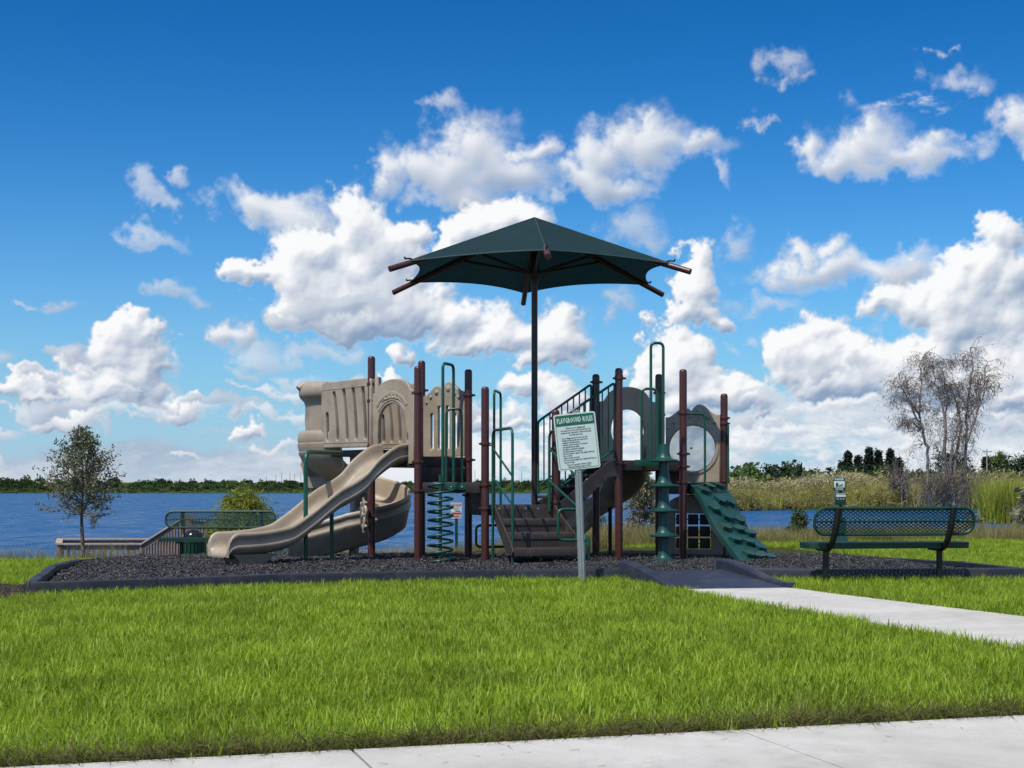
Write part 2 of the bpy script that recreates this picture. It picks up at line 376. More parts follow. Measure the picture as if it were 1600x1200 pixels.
POLE = material('dark_brown_steel', (.030, .018, .017), .40, .1, 9, dirt=.15)
GREEN = material('green_powder_coat', (.006, .075, .045), .34, .10, 9, .05, 300, dirt=.12)
GREENP = material('green_plastic', (.008, .062, .052), .38, .10, 6, .10, 200, dirt=.25)
GREENV = material('green_vinyl', (.005, .043, .030), .42, .12, 9, .08, 200, dirt=.2)
DECK = material('dark_deck_coating', (.024, .017, .019), .55, .2, 14, .15, 200, dirt=.3)
STAIR = material('brown_stair_coating', (.042, .031, .029), .58, .2, 12, .2, 180, dirt=.5)
BLACK = material('black_powder_coat', (.006, .006, .007), .42, .2, 10, .05, 200)
BORDER = material('dark_border_plastic', (.015, .018, .028), .50, .22, 5, .25, 90, dirt=.35)
RAMP = material('ramp_plastic', (.022, .028, .048), .44, .2, 5, .2, 90, dirt=.35)
MULCH_BASE = material('mulch_bed', (.022, .021, .023), .9, .4, 30, .6, 60)
CHIP = material('rubber_chip', (.014, .0135, .015), .62, .2, 30, 0, island=.75, col2=(.048, .046, .049))
CANOPY = material('canopy_cloth', (.011, .037, .046), .85, .12, 3, .25, 900, spec=.2, trans=.20)
STEEL = material('galvanised_steel', (.42, .45, .44), .45, .12, 12, .1, 200, metal=.65, dirt=.2)
WHITE = material('white_sign_face', (.58, .68, .66), .35, .04, 6)
SGREEN = material('sign_green', (.004, .125, .070), .35, .04, 6)
SBLACK = material('sign_ink', (.012, .02, .018), .5, .0)
SRED = material('sign_red', (.52, .045, .045), .4, .04)
CONC = material('concrete', (.53, .52, .495), .88, .10, 3.0, .5, 140, spec=.25, dirt=.36, col2=(.46, .45, .425))
WOOD = material('weathered_wood', (.20, .135, .10), .85, .25, 9, .4, 80, island=.25)
WOODL = material('weathered_rail_cap', (.38, .29, .23), .85, .2, 9, .3, 80)
BARK = material('bark', (.16, .125, .095), .9, .3, 14, .6, 60)
GBARK = material('dead_bark', (.24, .20, .165), .9, .3, 2.5, island=.2)
# ------------------------------------------------------------------ ground, lake
WATER_Z = -1.3
def sstep(a, b, x):
    t = np.clip((x - a) / (b - a), 0, 1); return t * t * (3 - 2 * t)
def shore_y(x, y):
    u = x / np.maximum(y, 8.0)
    return np.interp(u, [-.5, -.35, -.20, -.12, 0, .1, .2, .3, .5], [24, 23.5, 25.5, 27, 28.5, 29, 30, 31, 33]) + .4 * np.sin(x * 1.7) + .25 * np.sin(x * 4.1)
def ground_z(x, y):
    x = np.asarray(x, float); y = np.asarray(y, float)
    z = -.03 - np.clip(y - 20.5, 0, 8) * (.06 * (1 - sstep(-2.5, 2.5, x)))
    s = shore_y(x, y)
    z = z - sstep(0, 8, y - s) * (1.9 + z)                          # bank and lake bed
    u = x / np.maximum(y, 1)
    z = z + sstep(158, 166, y + 3 * np.sin(x * .35)) * sstep(.128, .140, u + .004 * np.sin(y * .3)) * 2.2    # reed land on the right
    z = z + sstep(905, 960, y + 6 * np.sin(x * .03)) * np.where(z < -1, 7.6, 5.4) * (1 + .06 * np.sin(x * .021 + 1)) 
    return z
def grow(a, first, ratio, end):
    v = [a]; s = first
    while v[-1] < end: v.append(v[-1] + s); s *= ratio
    return v
def make_ground():
    xs = grow(12, .5, 1.09, 1800); xs = np.array([-q for q in xs[::-1]] + list(np.arange(-11.6, 11.9, .4)) + xs)
    ys = np.array(list(np.arange(-12, 46, .4)) + grow(46, .6, 1.035, 5200))
    X, Y = np.meshgrid(xs, ys); Z = ground_z(X, Y)
    v = np.stack([X, Y, Z], -1).reshape(-1, 3); w = len(xs); h = len(ys)
    f = [(j * w + i, j * w + i + 1, (j + 1) * w + i + 1, (j + 1) * w + i) for j in range(h - 1) for i in range(w - 1)]
    m = bpy.data.materials.new('ground'); m.use_nodes = True; nt = m.node_tree; N = nt.nodes; L = nt.links; b = N['Principled BSDF']; b.inputs['Roughness'].default_value = .95; b.inputs['Specular IOR Level'].default_value = .1
    geo = N.new('ShaderNodeNewGeometry'); sp = N.new('ShaderNodeSeparateXYZ'); L.new(geo.outputs['Position'], sp.inputs[0])
    def ramp(src, stops):
        r = N.new('ShaderNodeValToRGB'); e = r.color_ramp.elements
        while len(e) < len(stops): e.new(.5)
        for k, (p, c) in zip(e, stops): k.position = p; k.color = (*c, 1)
        L.new(src, r.inputs[0]); return r.outputs[0]
    n1 = N.new('ShaderNodeTexNoise'); n1.inputs['Scale'].default_value = 9; n1.inputs['Detail'].default_value = 8; L.new(geo.outputs['Position'], n1.inputs['Vector'])
    near = ramp(n1.outputs[0], [(.3, (.030, .024, .014)), (.5, (.040, .050, .012)), (.7, (.060, .075, .016))])
    n2 = N.new('ShaderNodeTexNoise'); n2.inputs['Scale'].default_value = .05; n2.inputs['Detail'].default_value = 9; n2.inputs['Roughness'].default_value = .7; L.new(geo.outputs['Position'], n2.inputs['Vector'])
    far = ramp(n2.outputs[0], [(.35, (.020, .045, .012)), (.5, (.035, .062, .016)), (.66, (.075, .085, .028))])
    mr = N.new('ShaderNodeMapRange'); mr.inputs[1].default_value = 60; mr.inputs[2].default_value = 140; L.new(sp.outputs[1], mr.inputs[0])
    mx = N.new('ShaderNodeMix'); mx.data_type = 'RGBA'; L.new(mr.outputs[0], mx.inputs[0]); L.new(near, mx.inputs[6]); L.new(far, mx.inputs[7])
    # dry pale grass on top of the far bank
    mz = N.new('ShaderNodeMapRange'); mz.inputs[1].default_value = 5.0; mz.inputs[2].default_value = 5.8; L.new(sp.outputs[2], mz.inputs[0])
    m2 = N.new('ShaderNodeMix'); m2.data_type = 'RGBA'; L.new(mz.outputs[0], m2.inputs[0]); L.new(mx.outputs[2], m2.inputs[6]); m2.inputs[7].default_value = (.30, .29, .17, 1)
    L.new(m2.outputs[2], b.inputs['Base Color'])
    bp = N.new('ShaderNodeBump'); bp.inputs['Strength'].default_value = .7; bp.inputs['Distance'].default_value = .03; L.new(n1.outputs[0], bp.inputs['Height']); L.new(bp.outputs[0], b.inputs['Normal'])
    tag(link_mesh('ground', v, f, m, smooth=180), kind='structure')
make_ground()
def make_water():
    m = bpy.data.materials.new('lake_water'); m.use_nodes = True; nt = m.node_tree; N = nt.nodes; L = nt.links; N.remove(N['Principled BSDF']); out = N['Material Output']
    geo = N.new('ShaderNodeNewGeometry'); last = None
    for sc_, st, di, an in ((.22, 1, 1.3, .6), (.8, 1, .55, .55), (2.6, 1, .16, .6), (7.0, .6, .04, .7)):
        mp = N.new('ShaderNodeMapping'); mp.inputs['Scale'].default_value = (sc_ * an, sc_, sc_); mp.inputs['Rotation'].default_value = (0, 0, R(12)); L.new(geo.outputs['Position'], mp.inputs[0])
        nz = N.new('ShaderNodeTexNoise'); nz.inputs['Scale'].default_value = 1; nz.inputs['Detail'].default_value = 3; nz.inputs['Roughness'].default_value = .55; nz.inputs['Distortion'].default_value = .5; L.new(mp.outputs[0], nz.inputs['Vector'])
        bp = N.new('ShaderNodeBump'); bp.inputs['Strength'].default_value = st; bp.inputs['Distance'].default_value = di; L.new(nz.outputs[0], bp.inputs['Height'])
        if last: L.new(last, bp.inputs['Normal'])
        last = bp.outputs[0]
    df = N.new('ShaderNodeBsdfDiffuse'); df.inputs[0].default_value = (.012, .090, .245, 1); L.new(last, df.inputs['Normal'])
    gl = N.new('ShaderNodeBsdfGlossy'); gl.inputs['Roughness'].default_value = .14; L.new(last, gl.inputs['Normal'])
    fr = N.new('ShaderNodeFresnel'); fr.inputs[0].default_value = 1.33; L.new(last, fr.inputs['Normal'])
    # a rough lake never reaches full mirror reflection at a grazing view: its wave faces tilt towards the eye
    mr = N.new('ShaderNodeMapRange'); mr.inputs[1].default_value = .02; mr.inputs[2].default_value = 1; mr.inputs[3].default_value = .02; mr.inputs[4].default_value = .62; L.new(fr.outputs[0], mr.inputs[0])
    # gust streaks: rougher and smoother water
    mp = N.new('ShaderNodeMapping'); mp.inputs['Scale'].default_value = (.55, .22, 1); mp.inputs['Rotation'].default_value = (0, 0, R(4)); L.new(geo.outputs['Position'], mp.inputs[0])
    gz = N.new('ShaderNodeTexNoise'); gz.inputs['Scale'].default_value = 1; gz.inputs['Detail'].default_value = 6; gz.inputs['Roughness'].default_value = .72; gz.inputs['Distortion'].default_value = .6; L.new(mp.outputs[0], gz.inputs['Vector'])
    gr = N.new('ShaderNodeMapRange'); gr.inputs[1].default_value = .36; gr.inputs[2].default_value = .66; gr.inputs[3].default_value = .2; gr.inputs[4].default_value = 2.1; L.new(gz.outputs[0], gr.inputs[0])
    mg = N.new('ShaderNodeMath'); mg.operation = 'MULTIPLY'; mg.use_clamp = True; L.new(mr.outputs[0], mg.inputs[0]); L.new(gr.outputs[0], mg.inputs[1]); mr = mg
    mx = N.new('ShaderNodeMixShader'); L.new(mr.outputs[0], mx.inputs[0]); L.new(df.outputs[0], mx.inputs[1]); L.new(gl.outputs[0], mx.inputs[2]); L.new(mx.outputs[0], out.inputs[0])
    tag(MB().add([(-1800, 18, WATER_Z), (1800, 18, WATER_Z), (1800, 960, WATER_Z), (-1800, 960, WATER_Z)], [(0, 1, 2, 3)]).build('lake_water', m, smooth=0), kind='structure')
make_water()

# ------------------------------------------------------------------ sidewalk, path
def slab(name, poly, top, thick, mat, parent=None, bev=.012):
    n = len(poly); c = Vector((sum(p[0] for p in poly) / n, sum(p[1] for p in poly) / n))
    ins = [Vector(p) + (c - Vector(p)).normalized() * bev for p in poly]
    vs = [(p[0], p[1], top - thick) for p in poly] + [(p[0], p[1], top - bev * .7) for p in poly] + [(p[0], p[1], top) for p in ins]
    fs = [tuple(range(2 * n, 3 * n))] + [(i + k * n, (i + 1) % n + k * n, (i + 1) % n + (k + 1) * n, i + (k + 1) * n) for k in (0, 1) for i in range(n)]
    return MB().add(vs, fs).build(name, mat, parent, smooth=0)
EA, EB = Vector((-1.84, 5.30)), Vector((2.27, 6.53)); ED = (EB - EA).normalized(); EN = Vector((ED.y, -ED.x))
J1, J2 = Vector((-.616, 5.667)), Vector((.94, 6.135)); SL = (J2 - J1).length
sw = bpy.data.objects.new('sidewalk', None); col.objects.link(sw); sw.location = (0, 5.5, 0); sw['kind'] = 'structure'; ORG['sidewalk'] = Vector((0, 5.5, 0))
for k in range(-3, 5):
    a = J1 + ED * SL * k + ED * .006; b = J1 + ED * SL * (k + 1) - ED * .006
    slab('concrete_slab', [a, b, b + EN * 1.5, a + EN * 1.5], 0, .12, CONC, sw, bev=.004)
PATH_L = [(1.70, 14.72), (1.86, 14.0), (2.42, 11.9), (3.2, 9.2), (3.75, 7.4), (4.05, 6.9)]
PATH_R = [(2.84, 14.95), (3.02, 14.3), (3.52, 12.9), (4.17, 11.2), (4.95, 8.6), (5.3, 7.35)]
pth = bpy.data.objects.new('path', None); col.objects.link(pth); pth.location = (2.5, 12, 0); pth['kind'] = 'structure'; ORG['path'] = Vector((2.5, 12, 0))
for i in range(len(PATH_L) - 1):
    slab('concrete_slab', [PATH_L[i], PATH_L[i + 1], PATH_R[i + 1], PATH_R[i]], .004, .12, CONC, pth, bev=.003)

# ------------------------------------------------------------------ mulch bed with its border
def mulch_z(x, y): return .03 - .03 * max(0, y - 20.5) + .018 * math.sin(x * 2.1 + y) * math.sin(y * 1.7)
BORD = [(1.22, 16.42), (0, 16.28), (-1.27, 15.86), (-2.46, 15.32), (-3.54, 14.62), (-4.58, 13.95), (-5.32, 17.0), (-5.7, 19.3), (-5.72, 21.0), (-5.1, 23.5), (-2.88, 25.5), (2.03, 26.0), (4.6, 26.0), (5.2, 23.5), (5.36, 20.5), (5.5, 18.0), (5.78, 16.55), (4.7, 16.46), (3.5, 16.42), (2.50, 16.6)]
def border_top(x, y): return .12 - .028 * max(0, y - 18)
def make_border():
    t = thing('playground_border', (0, 20, 0), 'dark plastic border of staked timbers around the black mulch playground bed', 'border')
    for i in range(len(BORD) - 1):
        a, b = Vector(BORD[i]), Vector(BORD[i + 1]); L = (b - a).length; n = max(1, round(L / 1.24))
        for k in range(n):
            p, q = a + (b - a) * (k / n), a + (b - a) * ((k + 1) / n); d = (q - p).normalized(); s = Vector((d.y, -d.x))
            rz = random.Random(i * 9 + k); dz = rz.uniform(-.006, .006)
            zp, zq = border_top(*p) + dz, border_top(*q) - dz
            sec = [(-.045, -.26), (-.05, -.03), (-.04, -.006), (.04, 0), (.052, -.012), (.05, -.055), (.044, -.062), (.044, -.26)]
            mb = MB(); fr = []
            for w in (.004, .02, L / n - .02, L / n - .004):
                tt = w / (L / n); o = p + d * w; e = 0 if .015 < w < L / n - .015 else .006
                fr.append((Vector((o.x, o.y, zp * (1 - tt) + zq * tt - e)), Vector((s.x, s.y, 0)), Vector((0, 0, 1))))
            mb.sweep(fr, sec); ns = len(sec); m_ = len(mb.v); mb.f += [tuple(range(ns))[::-1], tuple(range(m_ - ns, m_))]
            # moulded pockets along the outer side
            for w in (.2, .5, .8):
                o = p + d * w * (L / n) + s * .0455; z = zp * (1 - w) + zq * w
                mb.box((o.x, o.y, z - .135), (.11, .012, .07), Matrix.Rotation(math.atan2(d.y, d.x), 3, 'Z'))
            mb.build('border_timber', BORDER, t, smooth=30, fixn=True)
            o = q + s * .0; mb2 = MB().lathe((o.x, o.y, zq - .012), [(.0, .016), (.022, .014), (.026, .006), (.026, -.1)], 10)
            mb2.build('stake_head', BORDER, t)
make_border()
def pip(x, y, poly):
    x = np.asarray(x); y = np.asarray(y); c = np.zeros(x.shape, bool); n = len(poly)
    for i in range(n):
        x0, y0 = poly[i]; x1, y1 = poly[(i + 1) % n]
        if y0 == y1: continue
        k = ((y0 > y) != (y1 > y)) & (x < (x1 - x0) * (y - y0) / (y1 - y0) + x0); c ^= k
    return c
def offset_poly(poly, d):
    c = np.mean(poly, 0); out = []
    for p in poly:
        v = np.array(p) - c; out.append(tuple(np.array(p) + v / np.linalg.norm(v) * d))
    return out
def make_mulch():
    nx, ny = 60, 60; vs = []; fs = []; X = np.linspace(-5.7, 5.8, nx); Y = np.linspace(13.95, 26, ny)
    inn = offset_poly(BORD, -.03)
    bm = bmesh.new(); bv = [bm.verts.new((x, y, 0)) for x, y in inn]; f = bm.faces.new(bv)
    for x in X[1:-1:2]: bmesh.ops.bisect_plane(bm, geom=bm.verts[:] + bm.edges[:] + bm.faces[:], plane_co=(x, 0, 0), plane_no=(1, 0, 0))
    for y in Y[1:-1:2]: bmesh.ops.bisect_plane(bm, geom=bm.verts[:] + bm.edges[:] + bm.faces[:], plane_co=(0, y, 0), plane_no=(0, 1, 0))
    for v in bm.verts: v.co.z = mulch_z(v.co.x, v.co.y) - .01
    bm.verts.index_update(); bm.normal_update()
    vs = [v.co.copy() for v in bm.verts]; fs = [[v.index for v in q.verts] if q.normal.z > 0 else [v.index for v in q.verts][::-1] for q in bm.faces]; bm.free()
    tag(link_mesh('mulch_bed', vs, fs, MULCH_BASE, smooth=180), kind='structure')
make_mulch()

# ------------------------------------------------------------------ scattering (stuff): one object, instances of small tufts
def scatter(name, pts, rz, sc, sources, idx, label=None, tilt=None):
    src = bpy.data.collections.new(name + '_source')
    for k, s in enumerate(sources):
        o = bpy.data.objects.new('%s_piece_%02d' % (name, k), s); src.objects.link(o)
    me = bpy.data.meshes.new(name); me.vertices.add(len(pts)); me.vertices.foreach_set('co', np.asarray(pts, np.float32).ravel())
    a = me.attributes.new('rot', 'FLOAT_VECTOR', 'POINT'); rv = np.zeros((len(pts), 3), np.float32); rv[:, 2] = rz
    if tilt is not None: rv[:, :2] = tilt
    a.data.foreach_set('vector', rv.ravel())
    a = me.attributes.new('siz', 'FLOAT_VECTOR', 'POINT'); sv = np.asarray(sc, np.float32); sv = np.repeat(sv[:, None], 3, 1) if sv.ndim == 1 else sv; a.data.foreach_set('vector', sv.astype(np.float32).ravel())
    a = me.attributes.new('pick', 'INT', 'POINT'); a.data.foreach_set('value', np.asarray(idx, np.int32))
    me.update(); ob = bpy.data.objects.new(name, me); col.objects.link(ob)
    g = bpy.data.node_groups.new(name, 'GeometryNodeTree'); g.interface.new_socket('Geometry', in_out='INPUT', socket_type='NodeSocketGeometry'); g.interface.new_socket('Geometry', in_out='OUTPUT', socket_type='NodeSocketGeometry')
    N = g.nodes; L = g.links; i = N.new('NodeGroupInput'); o = N.new('NodeGroupOutput'); ins = N.new('GeometryNodeInstanceOnPoints'); ci = N.new('GeometryNodeCollectionInfo')
    ci.inputs['Collection'].default_value = src; ci.inputs['Separate Children'].default_value = True; ci.inputs['Reset Children'].default_value = True
    def at(nm, ty):
        q = N.new('GeometryNodeInputNamedAttribute'); q.data_type = ty; q.inputs['Name'].default_value = nm; return q.outputs[0]
    L.new(i.outputs[0], ins.inputs['Points']); L.new(ci.outputs[0], ins.inputs['Instance']); ins.inputs['Pick Instance'].default_value = True
    L.new(at('pick', 'INT'), ins.inputs['Instance Index'])
    e2r = N.new('FunctionNodeEulerToRotation'); L.new(at('rot', 'FLOAT_VECTOR'), e2r.inputs[0]); L.new(e2r.outputs[0], ins.inputs['Rotation']); L.new(at('siz', 'FLOAT_VECTOR'), ins.inputs['Scale'])
    L.new(ins.outputs[0], o.inputs[0])
    md = ob.modifiers.new('scatter', 'NODES'); md.node_group = g
    return tag(ob, label, None, None, 'stuff')
def blades(seed, n, rad, h0, h1, w0, w1, lean, mat, seg=3, droop=.6):
    r = random.Random(seed); v = []; f = []
    for i in range(n):
        a = r.uniform(0, 6.283); q = rad * math.sqrt(r.random()); px, py = q * math.cos(a), q * math.sin(a)
        h = r.uniform(h0, h1); w = r.uniform(w0, w1); b = r.uniform(0, 6.283); ln = abs(r.gauss(0, lean)); dx, dy = math.cos(b), math.sin(b); wa = b + 1.57 + r.uniform(-.5, .5); wx, wy = math.cos(wa), math.sin(wa)
        base = len(v)
        for k in range(seg + 1):
            t = k / seg; o = ln * h * t * (1 - droop + droop * t * 1.6); z = h * t * (1 - .25 * ln * t * droop); ww = w * (1 - t ** 1.6) * .5 + .0002
            c = Vector((px + dx * o, py + dy * o, z)); v += [c - Vector((wx, wy, 0)) * ww, c + Vector((wx, wy, 0)) * ww]
        f += [(base + 2 * k, base + 2 * k + 1, base + 2 * k + 3, base + 2 * k + 2) for k in range(seg)]
    me = bpy.data.meshes.new('tuft'); me.from_pydata([tuple(q) for q in v], [], f); me.materials.append(mat); me.shade_smooth(); return me
def leafmat(name, c1, c2, trans=.35, rough=.55, var=.25, spec=.3, patch=None):
    """foliage: per-instance and per-leaf variation between two colours, light coming through"""
    m = bpy.data.materials.new(name); m.use_nodes = True; nt = m.node_tree; N = nt.nodes; L = nt.links; b = N['Principled BSDF']; out = N['Material Output']
    b.inputs['Roughness'].default_value = rough; b.inputs['Specular IOR Level'].default_value = spec
    geo = N.new('ShaderNodeNewGeometry'); oi = N.new('ShaderNodeObjectInfo')
    ad = N.new('ShaderNodeMath'); ad.operation = 'MULTIPLY_ADD'; L.new(geo.outputs['Random Per Island'], ad.inputs[0]); ad.inputs[1].default_value = .65; 
    m1 = N.new('ShaderNodeMath'); m1.operation = 'MULTIPLY'; L.new(oi.outputs['Random'], m1.inputs[0]); m1.inputs[1].default_value = .35; L.new(m1.outputs[0], ad.inputs[2])
    mx = N.new('ShaderNodeMix'); mx.data_type = 'RGBA'; L.new(ad.outputs[0], mx.inputs[0]); mx.inputs[6].default_value = (*c1, 1); mx.inputs[7].default_value = (*c2, 1)
    c = mx.outputs[2]
    if patch:
        sc_, k = patch; nz = N.new('ShaderNodeTexNoise'); nz.inputs['Scale'].default_value = sc_; nz.inputs['Detail'].default_value = 3; L.new(geo.outputs['Position'], nz.inputs['Vector'])
        mr = N.new('ShaderNodeMapRange'); mr.inputs[1].default_value = .35; mr.inputs[2].default_value = .65; mr.inputs[3].default_value = 1 - k; mr.inputs[4].default_value = 1 + k; L.new(nz.outputs[0], mr.inputs[0])
        hv = N.new('ShaderNodeHueSaturation'); L.new(c, hv.inputs['Color']); L.new(mr.outputs[0], hv.inputs['Value']); c = hv.outputs[0]
    L.new(c, b.inputs['Base Color']); tr = N.new('ShaderNodeBsdfTranslucent'); L.new(c, tr.inputs[0])
    ms = N.new('ShaderNodeMixShader'); ms.inputs[0].default_value = trans; L.new(b.outputs[0], ms.inputs[1]); L.new(tr.outputs[0], ms.inputs[2]); L.new(ms.outputs[0], out.inputs[0]); return m
GRASS = leafmat('lawn_blade', (.155, .290, .010), (.44, .55, .055), .46, .5, patch=(1.1, .18))
GRASS_DRY = leafmat('dry_blade', (.16, .12, .055), (.10, .14, .02), .3, .7)
TALL = leafmat('tall_grass_blade', (.20, .20, .06), (.30, .25, .12), .35, .7, patch=(.5, .25))
RAMP_POLY = [(1.20, 16.55), (1.60, 14.6), (2.86, 14.9), (2.50, 16.9)]
def make_grass():
    rng = np.random.default_rng(11)
    def keep(x, y, m=.0):
        k = np.ones(x.shape, bool)
        k &= ~pip(x, y, offset_poly(BORD, .05 + m)); k &= ~pip(x, y, RAMP_POLY)
        k &= ~pip(x, y, [tuple(p) for p in PATH_L] + [tuple(p) for p in PATH_R[::-1]])
        k &= ((x - EA.x) * EN.x + (y - EA.y) * EN.y) < -.015 - m
        k &= (((x + 5.15) / .75) ** 2 + ((y - 14.5) / 1.1) ** 2) > 1 + .6 * rng.random(x.shape)
        return k
    src = [blades(60 + i, 13, .062, .040, .092, .0065, .0115, .62, GRASS) for i in range(6)] + [blades(80 + i, 14, .06, .03, .07, .003, .006, 1.5, GRASS_DRY, droop=.9) for i in range(3)]
    P = []; S = []; I = []
    for (y0, y1, dens) in ((4.9, 8, 430), (8, 12, 340), (12, 17, 290), (17, 30, 160)):
        A = (y1 - y0) * .5 * ((.78 * y0 + 4) + (.78 * y1 + 4)); n = int(A * dens)
        y = rng.uniform(y0, y1, n); x = rng.uniform(-1, 1, n) * (.39 * y + 2.0)
        k = keep(x, y)
        if y0 >= 17: k &= (y < shore_y(x, y) - .8) & ((x > 2) | (x < -2))
        x, y = x[k], y[k]; z = ground_z(x, y)
        s = rng.uniform(.75, 1.25, len(x)); edge = -((x - EA.x) * EN.x + (y - EA.y) * EN.y)
        s *= np.where(edge < .22, .55 + rng.random(len(x)) * .4, 1.0)
        i = rng.integers(0, 6, len(x)); dry = (edge < .14) & (rng.random(len(x)) < .75) | (rng.random(len(x)) < .03)
        i = np.where(dry, rng.integers(6, 9, len(x)), i)
        dr = pip(x, y, offset_poly(BORD, .35)) | False
        P.append(np.stack([x, y, z], 1)); S.append(s); I.append(i)
    P = np.concatenate(P); S = np.concatenate(S); I = np.concatenate(I)
    scatter('lawn_grass', P, rng.uniform(0, 6.28, len(P)), S, src, I, 'bright green mown lawn between the sidewalk and the mulch bed', tilt=rng.normal(0, .12, (len(P), 2)))
    # dead stalks along the edge of the sidewalk
    n = 2600; t = rng.uniform(-2.5, 6.5, n); e = np.abs(rng.normal(0, .09, n)) + .01
    x = EA.x + ED.x * t - EN.x * e; y = EA.y + ED.y * t - EN.y * e; k = keep(x, y); x, y = x[k], y[k]
    scatter('dry_thatch', np.stack([x, y, ground_z(x, y) + .004], 1), rng.uniform(0, 6.28, len(x)), rng.uniform(.6, 1.2, len(x)), src[6:], rng.integers(0, 3, len(x)), 'brown dry thatch along the edge of the sidewalk', tilt=rng.normal(0, .5, (len(x), 2)))
    n = 130; t = rng.uniform(-2.0, 6.5, n); e = rng.random(n) ** 2.2 * .7 + .01
    x = EA.x + ED.x * t + EN.x * e; y = EA.y + ED.y * t + EN.y * e
    clip = []
    r5 = random.Random(5)
    for q in range(4):
        mb = MB(); L_ = r5.uniform(.012, .04); w_ = r5.uniform(.0015, .003); mb.add([(-L_, -w_, .001), (L_, -w_ * .3, .003), (L_, w_ * .3, .003), (-L_, w_, .001)], [(0, 1, 2, 3)])
        me = bpy.data.meshes.new('clipping'); me.from_pydata([tuple(v) for v in mb.v], [], mb.f); me.materials.append(GRASS_DRY if q < 3 else GRASS); clip.append(me)
    scatter('grass_clippings', np.stack([x, y, np.full(n, .0015)], 1), rng.uniform(0, 6.28, n), rng.uniform(.4, .9, n), clip, rng.integers(0, 4, n), 'dry grass clippings lying on the sidewalk')
    # tall grass on the bank
    tall = [blades(100 + i, 40, .22, .25, .62, .006, .014, .45, TALL, seg=3) for i in range(4)]
    n = 9000; x = rng.uniform(-13, 13, n); y = shore_y(x, np.full(n, 26.)) + rng.uniform(-4.0, 2.6, n)
    hs = np.where(x < -4.5, .62, np.where(x > 3.0, .62, .72)) * rng.uniform(.35, 1.1, n)
    k = ~pip(x, y, offset_poly(BORD, .35)) & ((y > shore_y(x, y) - 2.2 + .5 * np.sin(x * 2.3) + rng.normal(0, .35, n)))
    k &= ~((x > -11.2) & (x < -4.0) & (y > 22.5))
    x, y, hs = x[k], y[k], hs[k]
    scatter('tall_grass', np.stack([x, y, ground_z(x, y)], 1), rng.uniform(0, 6.28, len(x)), hs, tall, rng.integers(0, 4, len(x)), 'straw coloured tall grass along the lake bank')
make_grass()
def make_chips():
    rng = np.random.default_rng(3); r = random.Random(3); src = []
    for s in range(5):
        mb = MB()
        for i in range(11):
            L = r.uniform(.014, .038); w = r.uniform(.010, .02); h = r.uniform(.007, .015)
            M = Matrix.Rotation(r.uniform(0, 6.28), 3, 'Z') @ Matrix.Rotation(r.gauss(0, .45), 3, 'Y') @ Matrix.Rotation(r.gauss(0, .5), 3, 'X')
            mb.box((r.uniform(-.07, .07), r.uniform(-.07, .07), r.uniform(.0, .022)), (L, w, h), M)
        me = bpy.data.meshes.new('chips'); me.from_pydata([tuple(v) for v in mb.v], [], mb.f); me.materials.append(CHIP); src.append(me)
    n = 60000; x = rng.uniform(-5.8, 5.8, n); y = rng.uniform(13.9, 26, n); k = pip(x, y, offset_poly(BORD, -.10)) & ~pip(x, y, RAMP_POLY); x, y = x[k], y[k]
    z = np.array([mulch_z(a, b) for a, b in zip(x, y)]) - .008
    scatter('rubber_mulch', np.stack([x, y, z], 1), rng.uniform(0, 6.28, len(x)), rng.uniform(.55, .95, len(x)), src, rng.integers(0, 5, len(x)), 'dark grey rubber mulch chips filling the playground bed', tilt=rng.normal(0, .25, (len(x), 2)))
    n = 900; a = rng.uniform(0, 6.28, n); q = np.sqrt(rng.random(n)); x = -5.15 + .8 * q * np.cos(a); y = 14.5 + 1.15 * q * np.sin(a); k = ~pip(x, y, offset_poly(BORD, .08)); x, y = x[k], y[k]
    clod = material('soil_clod', (.050, .040, .030), .95, .3, 20, .4, 60, rnd=.4); s2 = []
    for s in src[:3]:
        c = s.copy(); c.materials.clear(); c.materials.append(clod); s2.append(c)
    scatter('bare_soil', np.stack([x, y, ground_z(x, y)], 1), rng.uniform(0, 6.28, len(x)), rng.uniform(.6, 1.3, len(x)), s2, rng.integers(0, 3, len(x)), 'patch of bare dark soil at the left corner of the border')
make_chips()
